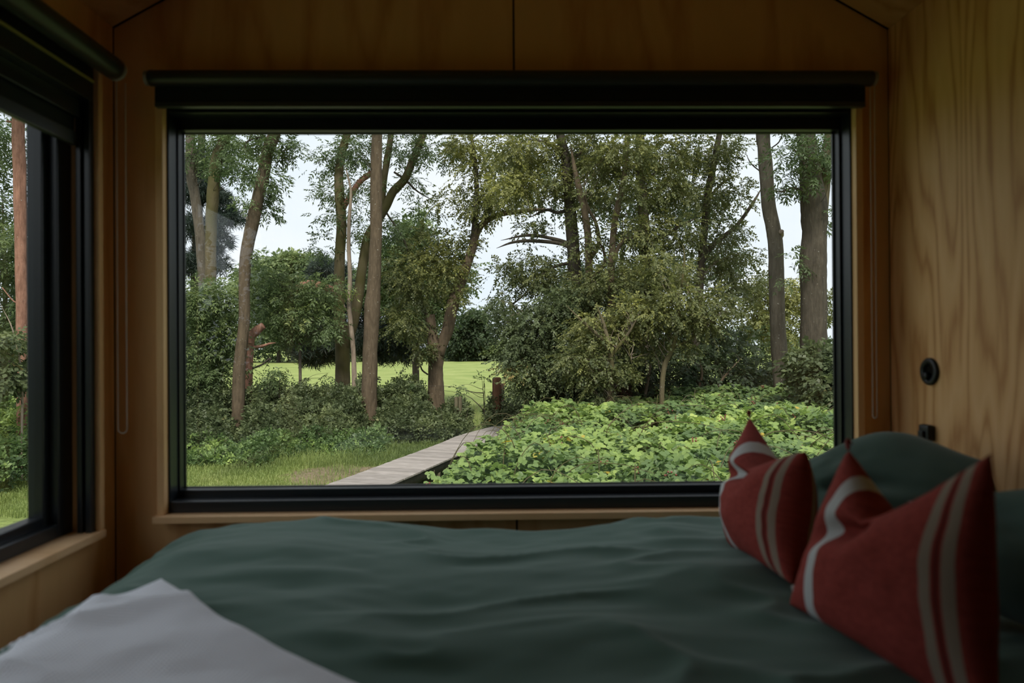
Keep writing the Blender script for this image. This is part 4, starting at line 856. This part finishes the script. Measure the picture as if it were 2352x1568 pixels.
stem_tree('hawthorn with yellow-green leaves at the front of the thicket', 12.4,
    [[(1400, 910, 14), (1405, 860, 13), (1400, 800, 11), (1385, 740, 8), (1370, 700, 6)], [(1402, 820, 8), (1440, 770, 7), (1470, 720, 5)], [(1398, 790, 7), (1340, 740, 6), (1300, 700, 4)], [(1440, 780, 5), (1452, 840, 4)]],
    [(1380, 760, 13.0, 70, 50, .9, 1100, .6), (1330, 830, 12.8, 60, 50, .8, 800, .4), (1440, 720, 13.0, 60, 40, .8, 700, .62), (1410, 850, 12.6, 70, 30, .7, 420, .5), (1370, 895, 12.4, 34, 22, .4, 160, .55), (1480, 800, 13.2, 40, 40, .7, 250, .4)], m='bark_moss', scale=.95)
stem_tree('grey-green rounded hawthorn at the left of the thicket by the fence post', 14.6,
    [[(1290, 910, 16), (1290, 850, 15), (1285, 780, 12), (1270, 720, 8)], [(1288, 820, 9), (1240, 760, 7), (1200, 720, 4)], [(1287, 800, 9), (1320, 740, 7), (1340, 700, 4)]],
    [(1240, 760, 14.6, 85, 60, 1.2, 2400, .35), (1300, 700, 14.6, 80, 50, 1.2, 1900, .35), (1200, 810, 14.4, 60, 50, .9, 1100, .3), (1270, 850, 14.2, 80, 50, 1.1, 1500, .3), (1180, 740, 14.6, 50, 34, .8, 600, .3), (1150, 700, 14.6, 34, 24, .6, 150, .3), (1220, 880, 14.0, 60, 30, .8, 600, .4), (1190, 860, 13.9, 44, 24, .6, 260, .85)], mode='haw', mt='shrub')
bush('dark low undergrowth beneath the thicket behind the brambles', [(1330, 890, 14.5, 130, 50, 1.2, 1800, .2), (1500, 860, 15, 130, 60, 1.2, 2200, .15), (1640, 860, 15, 110, 60, 1.2, 1900, .15), (1560, 780, 16.5, 200, 60, 1.2, 2600, .2), (1400, 720, 17, 200, 90, 1.2, 2600, .2), (1750, 860, 16, 60, 60, 1.2, 900, .2)], 'shrub', M['dark_leaf'], gp(1500, 15), stems=[[(1480, 930, 8), (1490, 860, 7), (1500, 800, 5)], [(1635, 920, 8), (1660, 870, 6), (1705, 820, 4)], [(1600, 920, 7), (1612, 860, 6), (1608, 830, 3)]], sm='bark', Y=14, spread=.3)
bush('mottled leaf curtain behind the stems in the middle of the wood', [(1250, 400, 22, 150, 110, 1.8, 700, .3), (1420, 430, 22, 150, 130, 1.8, 1100, .3), (1580, 430, 22, 120, 130, 1.8, 1100, .3), (1400, 640, 22, 260, 50, 1.8, 2000, .3), (1620, 600, 22, 130, 60, 1.6, 800, .35)], 'haw', M['dark_leaf'], gp(1420, 22), stems=[[(1420, 900, 16), (1425, 700, 14), (1430, 500, 10)]], sm='bark_dark', name='tree', cat='tree', Y=22, scale=1.7, spread=.3, ntw=160)

# T12
Y = 13.5; t = tree('tall bare grey trunk with a knuckle, rising from the brambles at right', gp(1795, Y))
r12 = trunk(t, [(1796, 930, 38), (1793, 860, 36), (1788, 780, 35), (1785, 700, 34), (1783, 620, 34), (1781, 560, 34), (1775, 520, 33), (1765, 470, 31), (1760, 400, 31), (1755, 340, 30), (1752, 306, 30), (1745, 180, 26)], Y, M['bark_grey'], ground=True, bump=.03)
trunk(t, [(1784, 548, 20), (1791, 540, 18), (1795, 531, 11, -.15)], Y, M['bark_pale'], name='branch_stub', seg=12)
for b in ([(1772, 340, 3), (1790, 325, 3), (1800, 300, 2)], [(1748, 395, 3), (1725, 375, 3), (1712, 350, 2)]): trunk(t, b, Y, M['bark_dark'], name='branch', seg=5, bump=0)
foliage('foliage', [(1760, 200, Y, 90, 60, 1.2, 300, .4)], 'ash', M['ash'], t, roots=r12[55:])
# T13
Y = 12.6; t = tree('thickest dark trunk at the right end of the big window', gp(1867, Y))
r13 = trunk(t, [(1868, 900, 62), (1868, 800, 58), (1869, 720, 58), (1869, 650, 58), (1869, 600, 60), (1872, 540, 54), (1870, 480, 60), (1862, 420, 50), (1856, 360, 42), (1850, 310, 40), (1842, 150, 36)], Y, M['bark_dark'], ground=True, bump=.05, seg=24)
trunk(t, [(1880, 520, 34), (1888, 460, 32), (1894, 400, 26), (1900, 340, 22), (1912, 250, 18)], Y, M['bark_moss'], name='limb')
trunk(t, [(1850, 618, 24), (1842, 612, 20), (1836, 612, 12)], Y, M['bark_dark'], name='burr', seg=12)
for b in ([(1850, 440, 5), (1820, 432, 5), (1795, 440, 4), (1778, 436, 2)], [(1860, 400, 6), (1830, 350, 5), (1800, 330, 3)]): trunk(t, b, Y - .4, M['bark_dark'], name='branch', seg=6, bump=0)
foliage('foliage', [(1815, 350, Y - .3, 45, 45, .6, 230, .2), (1815, 420, Y - .3, 42, 30, .5, 130, .15), (1865, 335, Y - .6, 45, 34, .6, 150, .2), (1885, 400, Y - .7, 26, 36, .4, 70, .25), (1905, 350, Y, 22, 50, .5, 120, .3), (1912, 470, Y, 14, 60, .4, 60, .3), (1820, 600, Y, 26, 26, .4, 50, .3), (1800, 640, Y + .4, 20, 16, .3, 20, .3), (1850, 220, Y, 130, 70, 1.3, 500, .35)], 'ash', M['ash'], t, roots=r13[40:], per=8, scale=.82)
bush('golden-green bush between the two right trunks', [(1815, 680, 21, 34, 44, .9, 700, .85), (1740, 720, 21, 60, 50, 1.2, 1000, .5), (1800, 750, 21, 50, 50, 1.2, 700, .5), (1740, 650, 21, 50, 34, 1, 500, .5), (1905, 700, 21, 16, 44, .6, 200, .5)], 'haw', M['olive'], gp(1790, 21), stems=[[(1790, 880, 10), (1790, 760, 9), (1800, 680, 6)]], sm='bark_dark', Y=21, scale=1.5, spread=.3)
bush('dense dark bush under the thickest trunk at the right frame', [(1878, 850, 11.6, 52, 55, .7, 1300, .3), (1845, 900, 14.4, 50, 45, .5, 600, .25), (1900, 900, 11.2, 46, 50, .6, 700, .4), (1745, 880, 14.8, 60, 60, .6, 900, .15), (1875, 810, 11.9, 45, 26, .4, 400, .3)], 'shrub', M['shrub'], gp(1870, 11.6), stems=[[(1870, 960, 8), (1872, 900, 7), (1868, 850, 4)]], Y=11.6, spread=.22)

# ------------------------------------------------------------ brambles in front (right)
def right_edge(y):   # x of the right side of the boardwalk
    return np.interp(y, path[:, 1], path[:, 0]) + .92
def br_top(x, y):
    e = np.clip((x - right_edge(y) + .3 - .30 * np.clip(12.6 - y, 0, 3)) / 1.5, 0, 1); e = e * e * (3 - 2 * e)
    base = np.interp(y, [4.5, 6, 8, 10, 12.5, 14.5], [.78, .90, .97, 1.0, .98, .92])
    return e * (base + .17 * vnoise(x * 1.1, y * 1.1, 31, 3) + .05 * vnoise(x * 3.3, y * 3.3, 34, 2) + .14 * np.clip(x - 2, 0, 5) * .35) + .05
seeds = [(-.2, 9.6, 'left-hand bramble mound spilling onto the boardwalk edge'), (.9, 8.0, 'bramble mound with broad leaves low in the centre of the window'), (2.2, 7.2, 'bramble mound directly left of the red cushion'),
         (.8, 12.2, 'bramble mound below the hawthorn, far end of the boardwalk'), (2.6, 10.6, 'bramble mound in front of the pale forked stem'), (4.3, 9.2, 'bramble mound at the right frame around the bare grey trunk')]
SD = np.array([s[:2] for s in seeds])
nB = 34000
bx = rng.uniform(-1.6, 7.4, nB * 2); by = 5.2 + rng.uniform(0, 1, nB * 2) ** 1.15 * 9.2
ok = (bx > right_edge(by) - .12 + .30 * np.clip(12.6 - by, 0, 3) + .22 * vnoise(bx * 2, by * 2, 77, 2)) & (bx < .55 * by + .8) & (bx > -.25 * by); bx, by = bx[ok][:nB], by[ok][:nB]
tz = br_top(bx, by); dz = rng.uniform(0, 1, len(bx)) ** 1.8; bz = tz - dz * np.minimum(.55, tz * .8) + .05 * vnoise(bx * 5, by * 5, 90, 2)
bt = np.clip(.56 + .32 * vnoise(bx * 1.4, by * 1.4, 55, 3) - .60 * dz + rng.normal(0, .10, len(bx)) - .02 * (by - 8), 0, .97); bt[rng.uniform(0, 1, len(bx)) < .004] = 1.0  # deeper leaves tinted darker: the shade in the gaps is put into their colour
own = np.argmin(((bx[:, None] - SD[:, 0]) ** 2 + (by[:, None] - SD[:, 1]) ** 2), 1)
def bramble_leaflets(n):
    """template-free: three leaflets for each leaf position"""
def bleaf(pos, tint, scale):
    n = len(pos); az = rng.uniform(0, 2 * math.pi, n); nrm = unit(np.stack([rng.normal(0, .32, n), rng.normal(-.22, .32, n), np.ones(n)], 1))
    d = np.stack([np.cos(az), np.sin(az), np.zeros(n)], 1); d = unit(d - nrm * (d * nrm).sum(1, keepdims=True)); s = np.cross(d, nrm)
    Vs, Fs, Ts = [], [], []; o = 0
    for ang, l in ((0, .078), (1.25, .064), (-1.25, .064)):
        dd = d * math.cos(ang) + s * math.sin(ang); q = pos + dd * (.010 * scale)[:, None]
        v, f, t = leaves_from(q, unit(dd - nrm * .12), nrm, l * scale, l * .80 * scale, np.clip(tint + rng.normal(0, .03, n), 0, 1), fold=.12, shape=6)
        Vs.append(v); Fs.append(f + o); Ts.append(t); o += len(v)
    return np.vstack(Vs), np.vstack(Fs), np.concatenate(Ts)
leaf_var = []
for q in range(14):
    v, f, t_ = bleaf(np.zeros((1, 3)), np.array([(.15, .25, .35, .45, .5, .55, .6, .65, .7, .75, .8, .88, .94, .4)[q]]), np.array([1.0])); leaf_var.append(np_mesh('leaf', v, f, {'tint': t_})); leaf_var[-1].materials.append(M['bramble'])
vt = np.array([.15, .25, .35, .45, .5, .55, .6, .65, .7, .75, .8, .88, .94, .4])
for i, (sx, sy, lab) in enumerate(seeds):
    sel = own == i; p = np.stack([bx[sel], by[sel], bz[sel]], 1); ti = bt[sel]; dd = dz[sel]
    root = empty('bramble_bush', (sx, sy, 0), label=lab, cat='bush')
    dist = np.hypot(p[:, 0], p[:, 1]); score = dist + dd * 12 + (np.abs(p[:, 0] / p[:, 1]) > .5) * 20 + (p[:, 1] < 5.9) * 20
    pick = np.argsort(score)[:280]; rest = np.ones(len(p), bool); rest[pick] = False
    sc_ = rng.uniform(.75, 1.25, len(p)) * (1 + .03 * (p[:, 1] - 8))
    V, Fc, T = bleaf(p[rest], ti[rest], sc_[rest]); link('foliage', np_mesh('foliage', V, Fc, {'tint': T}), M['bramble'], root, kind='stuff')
    for k in pick:
        v_ = int(np.argmin(np.abs(vt - ti[k]) + rng.uniform(0, .08, 14))); o = bpy.data.objects.new('leaf', leaf_var[v_]); COL.objects.link(o); o.parent = root; o.matrix_parent_inverse = Matrix.Translation(-Vector(root.location))
        o.location = p[k]; o.rotation_euler = (rng.normal(.2, .28), rng.normal(0, .28), rng.uniform(0, 6.28)); o.scale = (sc_[k],) * 3
    # canes and berries
    L_ = []
    for q in range(26):
        k = rng.integers(0, len(p)); a0_ = p[k]; az = rng.uniform(0, 6.28); ln = rng.uniform(.5, 1.3); e = a0_ + np.array([math.cos(az) * ln, math.sin(az) * ln * .6, 0]); b_ = np.array([a0_[0], a0_[1], 0.0])
        if e[0] < right_edge(e[1]) + .15: continue
        e[2] = br_top(np.array([e[0]]), np.array([e[1]]))[0] * .95 + .02; top = (a0_ + e) / 2; top[2] = max(a0_[2], e[2]) + rng.uniform(.05, .22)
        L_.append(tube_arrays(smooth_path([b_, a0_, top, e], 14), np.linspace(.007, .0025, 14), 5))
    tubes('canes', L_, M['bark_moss'], root, kind='stuff')
    bm = bmesh.new(); bmesh.ops.create_icosphere(bm, subdivisions=1, radius=.011); bv = np.array([v.co[:] for v in bm.verts]); bf = np.array([[v.index for v in f.verts] for f in bm.faces]); bm.free(); L_ = []
    up = np.where(dd < .25)[0]
    for q in range(22):
        c = p[rng.choice(up)] + np.array([0, -.02, .03])
        for r in range(rng.integers(4, 9)): L_.append((bv + c + rng.normal(0, .022, 3), bf))
    V, Fc = merge(L_); link('berries', np_mesh('berries', V, Fc), M['berry'], root, smooth=True, kind='stuff')

# ------------------------------------------------------------ low shrubs along the meadow (left)
def low_belt(label, x0, x1, y0, y1, h, n, mt, tint, mode='shrub', scale=1.0, name='bush', seed=1, sprigs=0):
    n = int(n * .68); scale = scale * 1.12
    X = rng.uniform(x0, x1, n); Yv = y0 + (y1 - y0) * rng.uniform(0, 1, n); f = np.clip((Yv - y0) / (y1 - y0), 0, 1); ed = np.clip(.6 + np.minimum(X - x0, x1 - X) / .6, 0.6, 1)
    H = h * (.25 + .75 * np.clip(f * 1.8, 0, 1)) * (1 + .25 * vnoise(X * 1.2, Yv * 1.2, seed, 3) + .22 * vnoise(X * 4, Yv * 4, seed + 9, 2)) * ed; 
    for xt, yt in ((gp(545, 16.5)[0], 16.5), (gp(850, 17.6)[0], 17.6), (gp(1001, 19.3)[0], 19.3)): H = H * (1 - .8 * np.exp(-((X - xt * Yv / yt) / .30) ** 2) * ((Yv > yt - 2.8) & (Yv < yt + .1)))
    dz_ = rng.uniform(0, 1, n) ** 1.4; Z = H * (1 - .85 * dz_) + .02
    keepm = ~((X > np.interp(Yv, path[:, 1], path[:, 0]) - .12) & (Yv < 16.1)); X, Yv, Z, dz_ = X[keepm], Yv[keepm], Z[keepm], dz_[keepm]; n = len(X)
    t = np.clip(tint + .05 + .30 * vnoise(X * 1.8, Yv * 1.8, seed + 3, 3) - .32 * dz_ + rng.normal(0, .09, n), 0, .99)  # leaves below the top get a darker tint, painting in the shade inside
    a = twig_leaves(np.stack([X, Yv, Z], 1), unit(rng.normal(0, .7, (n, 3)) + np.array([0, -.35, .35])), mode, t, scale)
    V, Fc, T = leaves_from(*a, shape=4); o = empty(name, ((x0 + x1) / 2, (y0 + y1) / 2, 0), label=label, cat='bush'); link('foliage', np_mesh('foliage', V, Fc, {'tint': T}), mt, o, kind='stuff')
    L_ = []
    for q in range(14 + sprigs):
        k = rng.integers(0, n); b_ = np.array([X[k], Yv[k], 0]); e = np.array([X[k] + rng.normal(0, .2), Yv[k] + rng.normal(0, .2), Z[k] + rng.uniform(0, .3)]); L_.append(tube_arrays(smooth_path([b_, (b_ + e) / 2 + rng.normal(0, .04, 3), e], 7), np.linspace(.006, .002, 7), 4))
    tubes('stems', L_, M['bark_grey'], o, kind='stuff'); return o
low_belt('low dark bramble hedge at the foot of the leaning brown trunk', -7.4, -5.2, 13.7, 18.6, 0.92, 11000, M['shrub'], .38, seed=2)
low_belt('dense bramble hedge between the leaning trunk and the straight brown trunk', -5.3, -3.1, 14.5, 19.0, 1.02, 13500, M['shrub'], .45, seed=5, sprigs=20)
low_belt('brownish bramble hedge from the straight trunk to the forked trunk', -3.2, -1.4, 15.6, 19.4, 0.98, 9500, M['shrub'], .38, seed=8, sprigs=10)
low_belt('scrubby bramble around the two short stump posts', -1.45, -.75, 15.6, 18.4, .75, 1600, M['shrub'], .4, seed=11)
low_belt('pale nettle patch at the lawn edge by the leaning trunk', -7.6, -4.2, 12.7, 15.0, .40, 5200, M['bramble'], .35, seed=14, scale=.8)
low_belt('small green plants along the lawn edge under the straight trunk', -4.2, -2.35, 13.4, 15.4, .38, 3000, M['bramble'], .28, seed=17, scale=.8)
low_belt('ivy-covered scrub by the tall fence post at the boardwalk end', -.35, .95, 16.3, 18.2, .9, 2200, M['shrub'], .5, seed=19)
# tall sprigs above the hedge line
bush('weedy sprigs sticking up before the bright meadow', [(600, 880, 17.5, 16, 20, .2, 18, .5), (642, 880, 17.5, 8, 22, .2, 12, .5), (686, 885, 17.5, 8, 22, .2, 12, .5), (770, 862, 17.5, 28, 12, .2, 20, .3), (655, 850, 17.2, 16, 10, .2, 14, .5), (965, 880, 18, 20, 14, .2, 16, .4), (1052, 880, 17, 6, 20, .1, 10, .4), (1112, 880, 16.6, 14, 24, .2, 22, .4)], 'ash', M['ash'], gp(700, 17.5), stems=[[(642, 940, 2), (642, 880, 1.6), (642, 860, 1)], [(686, 940, 2), (686, 890, 1.6), (688, 862, 1)], [(1112, 940, 2), (1110, 900, 1.6), (1106, 865, 1)]], Y=17.4, per=5, spread=.12, scale=.8)

# ------------------------------------------------------------ left window view
Y = 12.5
t = tree('reddish pine trunk seen through the side window at the left edge', gp(50, Y), name='pine_tree')
rl = trunk(t, [(52, 1000, 24), (52, 860, 24), (50, 700, 24), (48, 560, 25), (46, 430, 26), (42, 320, 26), (40, 200, 24), (38, 60, 22)], Y, M['bark_red'], ground=True)
for b in ([(44, 300, 8), (30, 282, 6), (15, 278, 4)], [(52, 700, 4), (30, 690, 3), (5, 660, 2)]): trunk(t, b, Y, M['bark_red'], name='branch_stub', seg=8)
foliage('needles', [(20, 150, Y, 160, 60, 1.5, 900, .4)], 'pine', M['pine'], t, scale=1.6)
bush('leafy tree crowding the side window view', [(-20, 330, 15, 90, 70, 1.2, 1100, .3), (0, 480, 15, 80, 70, 1.2, 700, .35), (20, 600, 14, 80, 60, 1.2, 800, .45), (60, 560, 13.5, 50, 50, .9, 400, .55), (0, 720, 14.5, 90, 70, 1.2, 1100, .4), (110, 700, 14, 60, 200, 1.2, 1600, .35)], 'ash', M['ash'], gp(0, 15), stems=[[(10, 950, 12), (12, 700, 10), (5, 450, 7)]], sm='bark_grey', name='tree', cat='tree', Y=15)
bush('bare branched shrub beside the reddish pine trunk', [(20, 780, 11.5, 50, 30, .6, 260, .5), (30, 850, 11.5, 60, 40, .8, 700, .5)], 'shrub', M['shrub'], gp(30, 11.5), stems=[[(50, 950, 4), (50, 860, 4), (30, 760, 3), (2, 700, 2)], [(50, 860, 3), (20, 830, 2), (-5, 820, 1.5)]], sm='bark_pale', Y=11.5)
low_belt('bramble bank below the side window view', -11.5, -7.4, 10.2, 15.5, 1.35, 15000, M['bramble'], .30, seed=23, scale=.9)
low_belt('dark thicket wall far behind the bramble bank at left', -15, -8, 16, 19, 2.6, 9000, M['dark_leaf'], .4, seed=29, scale=1.6)

low_belt('dark hedge behind the cabin corner at left', -14, -3.2, -10.5, -8.0, 3.5, 9000, M['dark_leaf'], .3, seed=37, scale=1.9, name='hedge')
# ------------------------------------------------------------ grass
def grass(name, n, x0, x1, y0, y1, h, label, mask=None, tint=.5, clump=True):
    X = rng.uniform(x0, x1, n); Yv = rng.uniform(y0, y1, n)
    le = np.interp(Yv, path[:, 1], path[:, 0]); k = (X < le + .03) | (X > le + .95)
    k &= ~((np.hypot((X + 2.75) * .75, (Yv - 11.7) * .60) + .25 * vnoise(X * 2, Yv * 2, 3, 2) < .72) & (rng.uniform(0, 1, n) < .66))
    if mask is not None: k &= mask(X, Yv)
    X, Yv = X[k], Yv[k]; n = len(X); H = h * rng.uniform(.5, 1.3, n) * (1 + .35 * vnoise(X * 1.5, Yv * 1.5, 6, 3)); az = rng.uniform(0, 6.28, n); ln = rng.uniform(.1, .7, n)
    b = np.stack([X, Yv, np.full(n, -.04)], 1); w = np.stack([np.cos(az), np.sin(az), 0 * az], 1) * .0045; d = np.stack([np.sin(az), -np.cos(az), 0 * az], 1)
    mid = b + np.array([0, 0, 1.]) * (H * .6 + .04)[:, None] + d * (H * ln * .25)[:, None]; tip = b + np.array([0, 0, 1.]) * (H + .04)[:, None] * (1 - .25 * ln)[:, None] + d * (H * ln)[:, None]
    V = np.stack([b - w, b + w, mid + w * .8, tip, mid - w * .8], 1).reshape(-1, 3)
    Fq = np.arange(n)[:, None] * 5 + np.array([[0, 1, 2, 4]]); Ft = np.arange(n)[:, None] * 5 + np.array([[4, 2, 3, 3]])
    # tip as a very narrow quad
    V2 = np.stack([mid - w * .8, mid + w * .8, tip + w * .15, tip - w * .15], 1).reshape(-1, 3); V1 = np.stack([b - w, b + w, mid + w * .8, mid - w * .8], 1).reshape(-1, 3)
    Fc = np.arange(2 * n * 4).reshape(-1, 4); tt = np.clip(tint + .25 * vnoise(X * .9, Yv * .9, 9, 3) + rng.normal(0, .12, n), 0, 1); T = np.r_[np.repeat(tt, 4), np.repeat(tt, 4)]
    link(name, np_mesh(name, np.vstack([V1, V2]), Fc, {'tint': T}), M['grass'], kind='stuff', label=label, cat='grass')
grass('grass', 64000, -8.8, 1.0, 9.2, 14.6, .085, 'short green lawn grass beside the boardwalk', mask=lambda x, y: (x > -.80 * y) & (x < .02 * y))
grass('grass', 9000, -4.8, -1.2, 12.6, 15.0, .17, 'longer grass fringe where the lawn meets the shrubs', tint=.35)
grass('grass', 11000, -14, 2.5, 19.0, 25.0, .16, 'meadow grass just beyond the hedge', tint=.75)

# shared phrases for things of one kind
for o in COL.objects:
    if o.parent is None and 'category' in o and 'group' not in o:
        g_ = {'tree': 'trees outside the windows', 'bush': 'shrubs and bramble mounds outside', 'post': 'fence posts by the meadow gap', 'pillow': 'green pillows on the bed', 'blind': 'roller blinds', 'hedge': 'hedges'}.get(o['category'])
        if g_: o['group'] = g_
